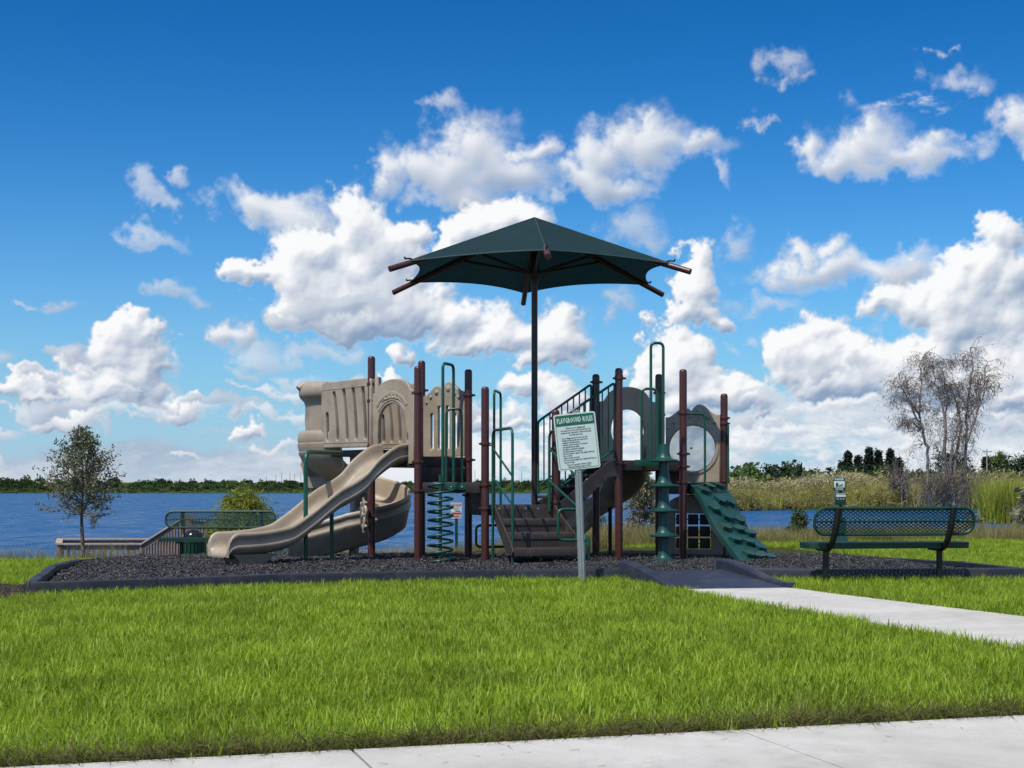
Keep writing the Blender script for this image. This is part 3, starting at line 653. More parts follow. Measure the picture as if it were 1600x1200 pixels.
def make_ramp():
    t = thing('access_ramp', (2.0, 15.7, 0), 'dark plastic access ramp with side wings between path and mulch bed', 'ramp')
    def wing(a, b, flip):
        a = Vector(a); b = Vector(b); d = (b - a).normalized(); s = Vector((d.y, -d.x)); L = (b - a).length; fr = []
        for i in range(13):
            q = i / 12; o = a + d * L * q; h = .055 + .16 * (1 - sstep(.05, 1.0, np.array(q)))
            w = .055 + .03 * (1 - q)
            fr.append((o, h, w))
        vs = []; 
        for (o, h, w) in fr:
            for (x, z) in ((-w, -.1), (-w * .85, h - .02), (-w * .5, h), (w * .5, h), (w * .85, h - .02), (w, -.1)): vs.append((o.x + s.x * x, o.y + s.y * x, z - .01))
        fs = [(i * 6 + k, i * 6 + k + 1, (i + 1) * 6 + k + 1, (i + 1) * 6 + k) for i in range(12) for k in range(5)] + [tuple(range(6)), tuple(range(72, 78))]
        mb = MB().add(vs, fs); mb.box((b.x, b.y, .0), (.17, .10, .11), Matrix.Rotation(math.atan2(d.y, d.x), 3, 'Z'), bev=.012)
        mb.build('side_wing', RAMP, t, fixn=True)
    wing((1.27, 16.5), (1.68, 14.72), 1); wing((2.42, 16.95), (2.83, 14.98), -1)
    A, B, C, D = Vector((1.34, 16.4)), Vector((1.70, 14.72)), Vector((2.80, 14.96)), Vector((2.40, 16.7)); n = 9
    for k in range(n):
        def pt(u, w):
            q = (A * (1 - w) + B * w) * (1 - u) + (D * (1 - w) + C * w) * u; return q
        w0, w1 = k / n + .003, (k + 1) / n - .003
        def zz(w): return .085 * (1 - w) + .006
        v = []
        for dz in (-.05, 0):
            for (u, w) in ((0.0, w0), (1.0, w0), (1.0, w1), (0.0, w1)):
                q = pt(u, w); v.append((q.x, q.y, zz(w) + dz + (.005 if (dz == 0 and w == w0) else 0)))
        MB().add(v, [(0, 3, 2, 1), (4, 5, 6, 7), (0, 1, 5, 4), (1, 2, 6, 5), (2, 3, 7, 6), (3, 0, 4, 7)]).build('tread_rib', RAMP, t, smooth=0, fixn=True)
make_ramp()
# ------------------------------------------------------------------ play structure
PS = thing('play_structure', (0.4, 20.8, 0), 'tan and green play structure with brown posts and slides on dark mulch', 'playground')
POSTS = dict(A=(-2.0, 20.95, 2.90), B=(-1.29, 20.2, 2.695), C=(-1.33, 21.68, 2.90), D=(-.62, 20.92, 2.71), E=(-.365, 20.0, 2.40), G=(.60, 20.25, 2.10),
             H=(1.22, 21.4, 2.68), I=(1.481, 20.4, 2.685), J=(2.16, 21.65, 2.70), K=(2.40, 20.65, 2.69), L=(3.09, 21.45, 2.40))
CL = dict(A=[2.50, 2.26, 1.62, .62], B=[2.33, 1.38, .98], C=[2.46, 2.2, 1.5], D=[2.34, 1.42, .92], E=[1.62, 1.06, .74], G=[1.98, 1.56, .82],
          H=[2.56, 1.42], I=[2.54, 1.36], J=[2.42, 2.1, 1.42], K=[2.07, 1.50, 1.32, 1.10], L=[2.04, 1.96, 1.12])
def P3(k, z=0): return Vector((POSTS[k][0], POSTS[k][1], z))
def cap_prof(r, top): return [(r, -.2), (r, top - r * .9), (r * .98, top - r * .62), (r * .86, top - r * .33), (r * .6, top - r * .1), (.0, top)]
POBJ = {}
for k, (x, y, top) in POSTS.items():
    p = POBJ[k] = MB().lathe((x, y, 0), cap_prof(.054, top), 20).build('post', BROWN, PS)
    for z in CL[k]:
        c = MB().lathe((x, y, z), [(.05, -.022), (.064, -.02), (.067, -.008), (.067, .008), (.064, .02), (.05, .022)], 18)
        a = {'A': -.8, 'B': 2.6, 'L': 2.8}.get(k, 0.2)
        c.box((x + .075 * math.cos(a), y + .075 * math.sin(a), z), (.05, .03, .03), Matrix.Rotation(a, 3, 'Z'), bev=.006)
        c.box((x - .072 * math.cos(a), y - .072 * math.sin(a), z), (.03, .028, .028), Matrix.Rotation(a, 3, 'Z'), bev=.006)
        c.build('clamp', BROWN, p)
def ring_cap(x, y, top): return MB().lathe((x, y, top - .075), [(.05, -.012), (.06, -.01), (.06, .01), (.05, .012)], 16).build('cap_ring', BROWN, PS)
def deck(keys, z, name='deck', edge=.13, mat=DECK):
    pts = [P3(k, z) for k in keys]; c = sum(pts, Vector()) / len(pts); pts = [c + (p - c) * .99 for p in pts]; n = len(pts)
    vs = [p - Vector((0, 0, edge)) for p in pts] + [p for p in pts]
    d = MB().add(vs, [tuple(range(n))[::-1], tuple(range(n, 2 * n))] + [(i, (i + 1) % n, (i + 1) % n + n, i + n) for i in range(n)]).build(name, mat, PS, smooth=0, fixn=True)
    for i in range(n):                                              # rolled edge beams with slots
        a, b = pts[i], pts[(i + 1) % n]; dr = (b - a).normalized(); L = (b - a).length
        M = Matrix((dr, dr.cross(Vector((0, 0, 1))) * -1, Vector((0, 0, 1)))).transposed()
        mb = MB().box((a + b) / 2 + Vector((0, 0, -edge / 2)), (L - .12, .025, edge + .012), M, bev=.006)
        mb.build('deck_edge', mat, d)
    return d
D1, D2, D3, D4, D5 = 1.45, 1.09, .78, 1.40, 1.07
deck('ABDC', D1); deck('BED', D2); deck('EGFD' if 'F' in POSTS else 'EGD', D3) if False else None
POSTS['F'] = (.325, 21.25, 0)
deck('EGFD', D3); deck('IKJH', D4); deck('KLJ', D5)
# risers between the deck levels
def riser(a, b, z0, z1):
    p, q = P3(a), P3(b); d = (q - p).normalized(); M = Matrix((d, Vector((-d.y, d.x, 0)), Vector((0, 0, 1)))).transposed()
    MB().box((p + q) / 2 + Vector((0, 0, (z0 + z1) / 2)), ((q - p).length - .12, .03, z1 - z0), M, bev=.004).build('deck_riser', DECK, PS)
riser('B', 'D', D2 + .01, D1 - .14); riser('E', 'D', D3 + .01, D2 - .14); riser('K', 'J', D5 + .01, D4 - .14); riser('C', 'D', D1 - .32, D1 - .14)
def rot2(p): return p
# ---- panels
def panel(name, loops, a, b, z, thick=.055, mat=TAN, parent=PS, bev=.014, off=0.0, label=None):
    """a, b: 3D ends of the lower edge; loops in metres along a->b and up"""
    U = (Vector(b) - Vector(a)).normalized(); O = Vector(a) + Vector((0, 0, z)) + U.cross(Vector((0, 0, 1))) * off
    v, f = plate(loops, thick, O, U, (0, 0, 1), bev, 2); o = MB().add(v, f).build(name, mat, parent, smooth=35)
    if label: o['label'] = label
    return o
def emboss(name, loops, a, b, z, off, parent, thick=.02, mat=TAN, bev=.007): return panel(name, loops, a, b, z, thick, mat, parent, bev, off)
def slot(x, y0, y1, w, sh=0.0, n=9):
    """upright rounded slot, bent sideways by sh at the top"""
    pts = []; cx = lambda t: x + sh * (t ** 1.7)
    for i in range(n + 1): t = i / n; pts.append((cx(t) + w / 2, y0 + (y1 - y0) * t))
    pts += [(cx(1) + w / 2 * math.cos(R(q)), y1 + w / 2 * math.sin(R(q))) for q in (30, 60, 90, 120, 150)]
    for i in range(n, -1, -1): t = i / n; pts.append((cx(t) - w / 2, y0 + (y1 - y0) * t))
    pts += [(cx(0) + w / 2 * math.cos(R(q)), y0 + w / 2 * math.sin(R(q))) for q in (210, 240, 270, 300, 330)]
    return pts
def hump_outline(w, h0, sh):
    """wavy top: a lower left swell, a notch, a taller right swell, square shoulders"""
    top = [(w, sh), (w * .93, sh + .004), (w * .86, sh + .03), (w * .78, sh + .085), (w * .71, sh + .135), (w * .64, sh + .155), (w * .57, sh + .145), (w * .51, sh + .10), (w * .475, sh + .06),
           (w * .44, sh + .085), (w * .38, sh + .105), (w * .31, sh + .10), (w * .24, sh + .07), (w * .16, sh + .02), (w * .08, sh - .025), (0, sh - .035)]
    return [(0, h0), (w, h0)] + top
ab = (P3('B') - P3('A')).normalized()
# panel between the two high posts of the square deck (far side, bubbles and slots)
a = P3('C') + (P3('D') - P3('C')).normalized() * .06; b = P3('D') - (P3('D') - P3('C')).normalized() * .06; w = (b - a).length
lo = [hump_outline(w, 0, .93)] + [slot(w * q, .14, t, .074) for q, t in ((.22, .60), (.40, .70), (.60, .70), (.78, .58))]
pn = panel('slotted_panel', lo, a, b, D1 + .02, label='tan panel with wavy top and straight slots')
for (q, h, r) in ((.10, .80, .022), (.20, .875, .03), (.34, .94, .04), (.62, .985, .05), (.77, .90, .035), (.88, .85, .03)):
    nrm = (b - a).normalized().cross(Vector((0, 0, 1))); c = a + (b - a).normalized() * w * q + Vector((0, 0, D1 + .02 + h)) + nrm * .027
    MB().lathe(c, [(r, -.004), (r * .92, .010), (r * .6, .020), (0, .024)], 14, axis=nrm).build('boss', TAN, pn)
# arch panel over the straight slide
a = P3('A') + ab * .055; b = P3('B') - ab * .055; w = (b - a).length
out = [(0, -.12), (w * .12, -.12), (w * .12, .22)] + [(w * .12 + .0, .30)]
cx = w * .47; rr = w * .335
out += [(cx - rr, .36)] + [(cx + rr * math.cos(R(q)), .44 + rr * .95 * math.sin(R(q))) for q in range(170, 9, -16)] + [(cx + rr, .36), (w * .86, .28), (w * .86, -.12), (w, -.12)]
out += [(w, .90), (w * .93, .905)] + [(w * .5 + w * .40 * math.cos(R(q)), .915 + .16 * math.sin(R(q))) for q in range(8, 175, 14)] + [(w * .07, .89), (0, .885)]
pn = panel('arch_panel', [out], a, b, D1 + .02, label='tan arched panel at the head of the straight slide')
ring = arc(cx, .50, .40 * w + .04, 32, 148, 14, .40) + arc(cx, .50, .40 * w - .005, 148, 32, 14, .355)
emboss('arch_moulding', [ring], a, b, D1 + .02, .028, pn, .018)
ring = arc(cx, .46, .37 * w, 30, 150, 14, .33) + arc(cx, .46, .37 * w - .018, 150, 30, 14, .312)
emboss('arch_moulding', [ring], a, b, D1 + .02, .028, pn, .018)
for pts in ([(-.21, .755), (-.15, .83), (-.12, .80), (-.07, .86), (-.045, .825), (0, .875), (.05, .825), (.08, .86), (.13, .80), (.16, .825), (.22, .75), (.15, .785), (.05, .80), (-.05, .80), (-.14, .79)],):
    emboss('mountain_relief', [[(cx + x, y) for x, y in pts]], a, b, D1 + .02, .028, pn, .022)
# side walls of the spiral slide entrance
def slotted_wall(p, q, zb, h, label):
    d = (q - p).normalized(); w = (q - p).length
    o = [(0, .0), (w, .015)] + [(w - .01, h - .05), (w - .05, h), (.05, h + .015), (.0, h - .02)]
    lo = [o] + [slot(w * x, .15, t, .078, s) for x, t, s in ((.11, .84, .07), (.29, .85, .085), (.47, .83, .09), (.66, .80, .095), (.86, .50, .02))]
    pn = panel('slotted_wall', lo, p, q, zb, .07, label=label)
    sgn = -1
    for side in (-1, 1):
        rim = [(.03, .07), (w - .03, .08), (w - .03, h - .10), (.03, h - .09)]; rin = [(.045, .085), (w - .045, .095), (w - .045, h - .115), (.045, h - .105)]
        emboss('panel_moulding', [rim, rin], p, q, zb, side * .036, pn, .008, bev=.003)
    for i in range(8):
        x = (.04 + i * .27) if i < 4 else w - .03; y = .03 if i < 4 else .14 + (i - 4) * .22
        for side in (1, -1):
            n_ = d.cross(Vector((0, 0, 1))) * side; MB().lathe(p + d * x + Vector((0, 0, zb + y)) + n_ * .034, [(.011, 0), (.010, .006), (0, .008)], 8, axis=n_).build('bolt_head', STEEL, pn)
sp_dir = Vector((-.64, .768, 0)); pA = P3('A') + sp_dir * .02 + Vector((-.02, 0, 0)); pC = P3('C') + sp_dir * .04
slotted_wall(pA + Vector((.06, -.07, 0)), pA + sp_dir * 1.22, 1.60, .98, 'tan side wall with curved slots beside the left post')
slotted_wall(pC + Vector((.04, -.03, 0)), pC + sp_dir * 1.05, 1.60, .96, 'tan rear side wall with curved slots')
MB().box(pA + Vector((.13, -.05, 2.13)), (.07, .12, .94), Matrix.Rotation(-.3, 3, 'Z'), bev=.025).build('wall_end_bar', TAN, PS)
m_ = (pA + pC) / 2 + sp_dir * .5; M = Matrix((sp_dir, Vector((-sp_dir.y, sp_dir.x, 0)), Vector((0, 0, 1)))).transposed()
MB().box(m_ + Vector((0, 0, 1.53)), (1.08, .9, .09), M, bev=.01).build('landing', DECK, PS)
# ---- slides
def slide_section(w=.26, wall=.215, rim=.055, deep=.09):
    half = [(0, 0), (w * .62, .002), (w * .80, .018), (w * .91, .055), (w * .97, .11), (w, wall - .03), (w + .012, wall - .004), (w + .03, wall + .004), (w + rim - .008, wall - .006), (w + rim, wall - .03), (w + rim - .004, wall - .06),
            (w + rim - .020, wall - .075), (w + rim - .022, wall - .15), (w + rim - .006, wall - .165), (w + rim - .008, wall - .20), (w + rim - .03, wall - .235), (w * .88, -deep * .75), (w * .6, -deep), (0, -deep)]
    return half + [(-x, y) for (x, y) in half[-2:0:-1]]
def bez(p0, p1, p2, t): return p0 * (1 - t) ** 2 + p1 * 2 * t * (1 - t) + p2 * t * t
def smooth_interp(x, xs, ys):
    # Catmull-Rom through samples
    i = max(0, min(len(xs) - 2, int(np.searchsorted(xs, x) - 1))); h = xs[i + 1] - xs[i]; t = (x - xs[i]) / h
    def sl(k):
        if k == 0: return (ys[1] - ys[0]) / (xs[1] - xs[0])
        if k == len(xs) - 1: return (ys[-1] - ys[-2]) / (xs[-1] - xs[-2])
        return (ys[k + 1] - ys[k - 1]) / (xs[k + 1] - xs[k - 1])
    return (2 * t**3 - 3 * t**2 + 1) * ys[i] + (t**3 - 2 * t**2 + t) * h * sl(i) + (-2 * t**3 + 3 * t**2) * ys[i + 1] + (t**3 - t**2) * h * sl(i + 1)
def make_straight_slide():
    p0 = Vector((-1.64, 20.58, 0)); p1 = Vector((-2.30, 19.86, 0)); p2 = Vector((-3.63, 18.78, 0))
    zx = [0, .075, .186, .26, .336, .41, .478, .545, .597, .656, .70, .82, .93, 1.0]; zy = [1.645, 1.60, 1.41, 1.22, 1.10, 1.01, .895, .77, .68, .585, .53, .475, .455, .452]
    sec = slide_section(.25, .205, .055); mb = MB(); fr = []; n = 56
    X0 = p0.x; X1 = p2.x
    for i in range(n + 1):
        t = i / n; o = bez(p0, p1, p2, t); s = (o.x - X0) / (X1 - X0); z = smooth_interp(s, zx, zy) - .205
        o2 = bez(p0, p1, p2, min(1, t + .01)); d = (o2 - bez(p0, p1, p2, max(0, t - .01))).normalized()
        side = Vector((-d.y, d.x, 0)); fr.append((Vector((o.x, o.y, z)), side, Vector((0, 0, 1))))
    # exit: walls sink to a rolled lip
    k0 = len(fr); d = (p2 - p1).normalized(); mb.sweep(fr, sec); 
    q = len(sec); last = fr[-1]
    ex = []
    for (dx, sc, dz) in ((.05, .98, -.012), (.09, .90, -.03), (.12, .74, -.055), (.135, .5, -.085), (.13, .25, -.105)):
        row = []
        for (x, y) in sec:
            yy = y if y < 0 else y * max(0, (sc - .25) / .75) ** .7
            row.append(last[0] + d * dx + last[1] * (x * (1 - (1 - sc) * .10)) + Vector((0, 0, yy + (dz if y >= 0 else dz * .25))))
        ex.append(row)
    base = len(mb.v) - q
    for row in ex:
        b2 = len(mb.v); mb.v += row; mb.f += [(base + k, base + (k + 1) % q, b2 + (k + 1) % q, b2 + k) for k in range(q)]; base = b2
    mb.f.append(tuple(range(base, base + q))); mb.f.append(tuple(range(q))[::-1])
    sl = mb.build('straight_slide', TAN, PS, smooth=60, fixn=True); sl['label'] = 'tan double wave slide running down to the left'
    # foot
    c = Vector((-3.42, 18.92, 0)); M = Matrix((d, Vector((-d.y, d.x, 0)), Vector((0, 0, 1)))).transposed(); vs = []
    for z, l, w in ((-.06, .42, .40), (.03, .36, .38), (.10, .42, .42), (.175, .62, .48)):
        for sx, sy in ((-1, -1), (1, -1), (1, 1), (-1, 1)): vs.append(c + M @ Vector((sx * l / 2, sy * w / 2, 0)) + Vector((0, 0, z)))
    MB().add(vs, [(3, 2, 1, 0), (12, 13, 14, 15)] + [(k * 4 + i, k * 4 + (i + 1) % 4, k * 4 + 4 + (i + 1) % 4, k * 4 + 4 + i) for k in range(3) for i in range(4)]).build('foot', TAN, sl, smooth=30)
    MB().tube([(-2.44, 19.92, -.1), (-2.44, 19.92, .72)], .028).build('support_leg', GREEN, sl)
make_straight_slide()
SC = Vector((-2.42, 22.6, 0))
def make_spiral():
    sec = slide_section(.27, .37, .05, .17); fr = []
    A0, A1 = 168, -92; n = 70; r = .56
    def zz(a): return np.interp(a, [-92, -45, 0, 60, 120, 170], [.27, .41, .58, .80, 1.02, 1.20])
    for i in range(n + 1):
        a = A0 + (A1 - A0) * i / n; o = SC + Vector((r * math.cos(R(a)), r * math.sin(R(a)), zz(a)))
        fr.append((o, Vector((math.cos(R(a)), math.sin(R(a)), 0)), Vector((.10 * math.cos(R(a)) * 0, 0, 1))))
    o = fr[-1][0]; d = Vector((-1, -.06, 0)).normalized()
    for k in range(1, 9): fr.append((o + d * .11 * k + Vector((0, 0, -.030 * k if k < 6 else -.165 - .008 * (k - 5))), Vector((-d.y, d.x, 0)), Vector((0, 0, 1))))
    mb = MB().sweep(fr, sec); q = len(sec); m = len(mb.v); mb.f += [tuple(range(q))[::-1], tuple(range(m - q, m))]
    sp = mb.build('spiral_slide', TAN, PS, smooth=60, fixn=True); sp['label'] = 'tan spiral slide winding down behind the straight slide'
    MB().lathe(SC, [(.07, -.2), (.07, 1.5)], 16).build('centre_column', TAN, sp)
    MB().tube([SC + Vector((.04, -.56, -.2)), SC + Vector((.04, -.56, .16))], .06).build('support_leg', TAN, sp)
    # hood: curved wall with a flared head above the chute, and the raised outer wall under it
    prof = [(.74, 1.80), (.755, 2.05), (.745, 2.26), (.765, 2.33), (.82, 2.385), (.845, 2.43), (.848, 2.50), (.83, 2.56), (.78, 2.60), (.70, 2.60), (.67, 2.55), (.67, 1.80)]
    h = MB().lathe(SC, prof + [prof[0]], 22, a0=R(172), a1=R(244)); k = len(prof) + 1; mm = len(h.v); h.f += [tuple(range(k - 1)), tuple(range(mm - k, mm - 1))[::-1]]
    hd = h.build('slide_hood', TAN, sp, smooth=45, fixn=True)
    pr2 = [(.34, 1.12), (.50, 1.20), (.66, 1.30), (.78, 1.41), (.84, 1.52), (.852, 1.56), (.838, 1.57), (.862, 1.64), (.866, 1.69), (.852, 1.70), (.866, 1.75), (.862, 1.79), (.862, 1.83), (.84, 1.87), (.79, 1.885), (.75, 1.86), (.765, 1.75), (.72, 1.50), (.54, 1.31), (.34, 1.20)]
    h = MB().lathe(SC, pr2 + [pr2[0]], 26, a0=R(130), a1=R(262)); k = len(pr2) + 1; mm = len(h.v); h.f += [tuple(range(k - 1)), tuple(range(mm - k, mm - 1))[::-1]]
    h.build('chute_wall', TAN, sp, smooth=45, fixn=True)
    a_ = SC + Vector((.84 * math.cos(R(200)), .84 * math.sin(R(200)), 2.57)); b_ = pC + sp_dir * 1.0 + Vector((0, 0, 2.57))
    pts = fillet([a_ + Vector((-.02, -.02, -.05)), a_ + Vector((.05, .02, .02)), b_ + Vector((0, 0, .0)), b_ + Vector((.05, -.05, -.1))], .1)
    MB().tube(pts, .055, 12).build('hood_top_bar', TAN, sp)
make_spiral()
def make_curved_slide():
    P = [(1.69, 21.45, 1.38), (1.74, 21.85, 1.33), (1.74, 22.2, 1.12), (1.58, 22.5, .88), (1.26, 22.6, .62), (.96, 22.45, .42), (.74, 22.15, .28), (.58, 21.85, .22)]
    sec = slide_section(.27, .26, .05, .10); fr = []; n = 48; pts = []
    for i in range(n + 1):
        t = i / n * (len(P) - 1); xs = list(range(len(P))); pts.append(Vector([smooth_interp(t, xs, [p[k] for p in P]) for k in range(3)]))
    for i, o in enumerate(pts):
        d = pts[min(n, i + 1)] - pts[max(0, i - 1)]; d.z = 0; d.normalize(); fr.append((o, Vector((-d.y, d.x, 0)), Vector((0, 0, 1))))
    mb = MB().sweep(fr, sec); q = len(sec); m = len(mb.v); mb.f += [tuple(range(q))[::-1], tuple(range(m - q, m))]
    s = mb.build('curved_slide', TAN, PS, smooth=60, fixn=True); s['label'] = 'tan curved slide behind the right tower, seen from below'
    MB().box((.66, 22.0, .06), (.40, .34, .22), Matrix.Rotation(1.0, 3, 'Z'), bev=.02).build('foot', TAN, s)
    MB().tube([(1.50, 22.5, -.2), (1.50, 22.5, .80)], .03).build('support_leg', DECK, s)
make_curved_slide()
# ---- right tower: arch panel, window panel, play panel
hj = (P3('J') - P3('H')).normalized(); a = P3('H') + hj * .05; b = P3('J') - hj * .05; w = (b - a).length; cx = w * .5
out = [(0, -.02), (w * .27, -.02), (w * .27, .22), (w * .20, .42)] + [(cx + w * .285 * math.cos(R(q)), .50 + .25 * math.sin(R(q))) for q in range(172, 7, -15)] + [(w * .79, .42), (w * .76, .30), (w * .76, -.02), (w, -.02)]
out += [(w, .86), (w * .92, .87)] + [(cx + w * .36 * math.cos(R(q)), .92 + .16 * math.sin(R(q))) for q in range(15, 170, 15)] + [(w * .08, .87), (0, .86)]
panel('arch_panel', [out], a, b, D4 + .02, label='tan arched panel in shade at the top of the curved slide')
jl = (P3('L') - P3('J')).normalized(); a = P3('J') + jl * .10; b = P3('L') - jl * .055; w = (b - a).length; cx, cz, cr = w * .49, .50, .335
o = hump_outline(w, 0, .99); o = [(x + (.0 if not (.0 < x < w) else 0), y) for x, y in o]
pn = panel('window_panel', [o, arc(cx, cz, cr, 0, 352, 44)], a, b, D5 + .03, label='tan wavy topped panel with round bubble window')
nrm = jl.cross(Vector((0, 0, 1)))
for (q, h, r) in ((.07, .80, .020), (.17, .88, .028), (.30, .97, .032), (.46, .965, .024), (.625, 1.03, .045), (.78, .95, .034), (.90, .87, .024)):
    MB().lathe(a + jl * w * q + Vector((0, 0, D5 + .03 + h)) + nrm * .027, [(r, -.004), (r * .92, .010), (r * .6, .020), (0, .024)], 14, axis=nrm).build('boss', TAN, pn)
C_ = a + jl * cx + Vector((0, 0, D5 + .03 + cz))
MB().lathe(C_ + nrm * .028, [(cr + .055, -.01), (cr + .05, .012), (cr + .03, .018), (cr + .01, .012), (cr, -.02)], 40, axis=nrm).build('window_ring', TAN, pn)
def glassmat():
    m = bpy.data.materials.new('acrylic_dome'); m.use_nodes = True; nt = m.node_tree; N = nt.nodes; L = nt.links; N.remove(N['Principled BSDF']); out = N['Material Output']
    tr = N.new('ShaderNodeBsdfTransparent'); tr.inputs[0].default_value = (.86, .90, .90, 1); gl = N.new('ShaderNodeBsdfGlossy'); gl.inputs['Roughness'].default_value = .03
    df = N.new('ShaderNodeBsdfDiffuse'); df.inputs[0].default_value = (.75, .78, .78, 1); tl = N.new('ShaderNodeBsdfTranslucent'); tl.inputs[0].default_value = (.8, .83, .83, 1)
    fr = N.new('ShaderNodeFresnel'); fr.inputs[0].default_value = 1.49; tc = N.new('ShaderNodeTexCoord'); nz = N.new('ShaderNodeTexNoise'); nz.inputs['Scale'].default_value = 7; nz.inputs['Detail'].default_value = 7; L.new(tc.outputs['Object'], nz.inputs[0])
    mr = N.new('ShaderNodeMapRange'); mr.inputs[1].default_value = .35; mr.inputs[2].default_value = .75; mr.inputs[3].default_value = .42; mr.inputs[4].default_value = .72; L.new(nz.outputs[0], mr.inputs[0])
    m0 = N.new('ShaderNodeMixShader'); m0.inputs[0].default_value = .6; L.new(df.outputs[0], m0.inputs[1]); L.new(tl.outputs[0], m0.inputs[2])
    m1 = N.new('ShaderNodeMixShader'); L.new(mr.outputs[0], m1.inputs[0]); L.new(tr.outputs[0], m1.inputs[1]); L.new(m0.outputs[0], m1.inputs[2])
    m2 = N.new('ShaderNodeMixShader'); L.new(fr.outputs[0], m2.inputs[0]); L.new(m1.outputs[0], m2.inputs[1]); L.new(gl.outputs[0], m2.inputs[2]); L.new(m2.outputs[0], out.inputs[0]); return m
prof = [(cr * math.cos(R(q)), .13 * math.sin(R(q)) - .01) for q in range(0, 86, 8)] + [(0.012, .12)]
bd = MB().lathe(C_ + nrm * .02, prof, 44, axis=nrm).build('bubble_window', glassmat(), pn, smooth=180)
MB().lathe(C_ + nrm * .135, [(.016, 0), (.016, .008), (0, .012)], 10, axis=nrm).build('window_stud', BLACK, pn)
# ground play panel with a tic-tac-toe frame under the low deck
a = P3('J') + jl * .06 + Vector((.0, -.1, 0)); b = P3('L') - jl * .03 + Vector((0, -.1, 0)); w = (b - a).length
o = [(0, .02), (w, .02), (w, .62), (w * .95, .72)] + [(w * .5 + w * .42 * math.cos(R(q)), .74 + .16 * math.sin(R(q))) for q in range(10, 171, 16)] + [(w * .04, .72), (0, .60)]
hx0, hx1, hz0, hz1 = w * .20, w * .80, .10, .62
pn = panel('play_panel', [o, [(hx0, hz0), (hx0, hz1), (hx1, hz1), (hx1, hz0)]], a, b, .03, label='tan ground level panel with nine dark turning blocks')
gx = (hx1 - hx0) / 3; gz = (hz1 - hz0) / 3
for i in range(3):
    for j in range(3):
        c = a + jl * (hx0 + gx * (i + .5)) + Vector((0, 0, .03 + hz0 + gz * (j + .5)))
        M = Matrix((jl, Vector((-jl.y, jl.x, 0)), Vector((0, 0, 1)))).transposed()
        MB().box(c, (gx - .024, .10, gz - .022), M, bev=.015).build('turning_block', DECK, pn)
for j in range(3):
    z = .03 + hz0 + gz * (j + .5); MB().tube([a + jl * hx0 + Vector((0, 0, z)), a + jl * hx1 + Vector((0, 0, z))], .008, 8).build('spindle', STEEL, pn)
# ---- climbers
def helix(c, r, z0, z1, turns, n=24):
    return [c + Vector((r * math.cos(2 * math.pi * i / n + 3.5), r * math.sin(2 * math.pi * i / n + 3.5), z0 + (z1 - z0) * i / (n * turns))) for i in range(int(n * turns) + 1)]
def hoop(x0, y0, x1, y1, zb, zt, r=.019, fil=.07, zb2=None):
    p, q = Vector((x0, y0, zb)), Vector((x1, y1, zb if zb2 is None else zb2))
    return MB().tube(fillet([p, Vector((x0, y0, zt)), Vector((x1, y1, zt)), q], fil), r, 10)
cc = Vector((-.96, 19.72, 0))
cl = MB().tube(helix(cc, .165, .03, 1.08, 9.25), .0165, 8).build('coil_climber', GREENP, PS, smooth=180); cl['label'] = 'green spiral coil climber'
MB().tube([cc + Vector((0, 0, -.1)), cc + Vector((0, 0, 1.2))], .022).build('centre_pole', GREEN, cl)
hoop(-.93, 19.80, -.80, 20.13, 1.0, 2.70, .021, .08, 1.02).build('grab_rail', GREEN, PS)
hoop(-.90, 20.12, -.685, 20.10, 1.02, 2.10, .017, .09).build('grab_rail', GREEN, PS)
M0 = Matrix.Identity(3)
MB().box((-.76, 20.055, 1.035), (.26, .03, .085), M0, bev=.005).build('bracket', GREEN, PS)
for x in (-.83, -.68): MB().lathe((x, 20.04, 1.035), [(.013, 0), (.011, .008), (0, .010)], 8, axis=(0, -1, 0)).build('bolt_head', STEEL, PS)
dc = Vector((2.06, 19.95, 0)); prof = []
for k in range(5):
    z = .04 + k * .335
    prof += [(.19, z), (.192, z + .022), (.17, z + .034), (.125, z + .048), (.095, z + .09), (.075, z + .16), (.066, z + .22), (.066, z + .33)] if k < 4 else [(.19, z), (.192, z + .022), (.165, z + .034), (.115, z + .055), (.08, z + .12), (.058, z + .21), (.0, z + .225)]
    prof[-1] = prof[-1]
seg = []
for k in range(5):
    z = .03 + k * .338; top = z + .338 if k < 4 else z + .24
    pr = [(.05, z - .012), (.185, z - .010), (.196, z), (.194, z + .020), (.165, z + .026), (.112, z + .034), (.090, z + .065), (.075, z + .13), (.066, z + .21), (.064, top - .014)]
    if k == 4: pr.append((0, top))
    seg.append(pr)
dcl = MB().lathe(dc, [(.05, -.2), (.05, 1.6)], 16).build('disc_climber', GREENP, PS); dcl['label'] = 'green stacked disc climber'
for pr in seg: MB().lathe(dc, pr, 26).build('step_disc', GREENP, dcl, smooth=50)
hoop(1.885, 19.98, 2.055, 20.0, 1.38, 2.99, .020, .07, 1.62).build('grab_rail', GREEN, PS)
hoop(1.80, 20.45, 2.02, 20.48, 1.36, 2.40, .019, .09).build('grab_rail', GREEN, PS)
MB().box((1.86, 20.35, 1.365), (.34, .03, .09), Matrix.Rotation(.25, 3, 'Z'), bev=.005).build('bracket', GREEN, PS)
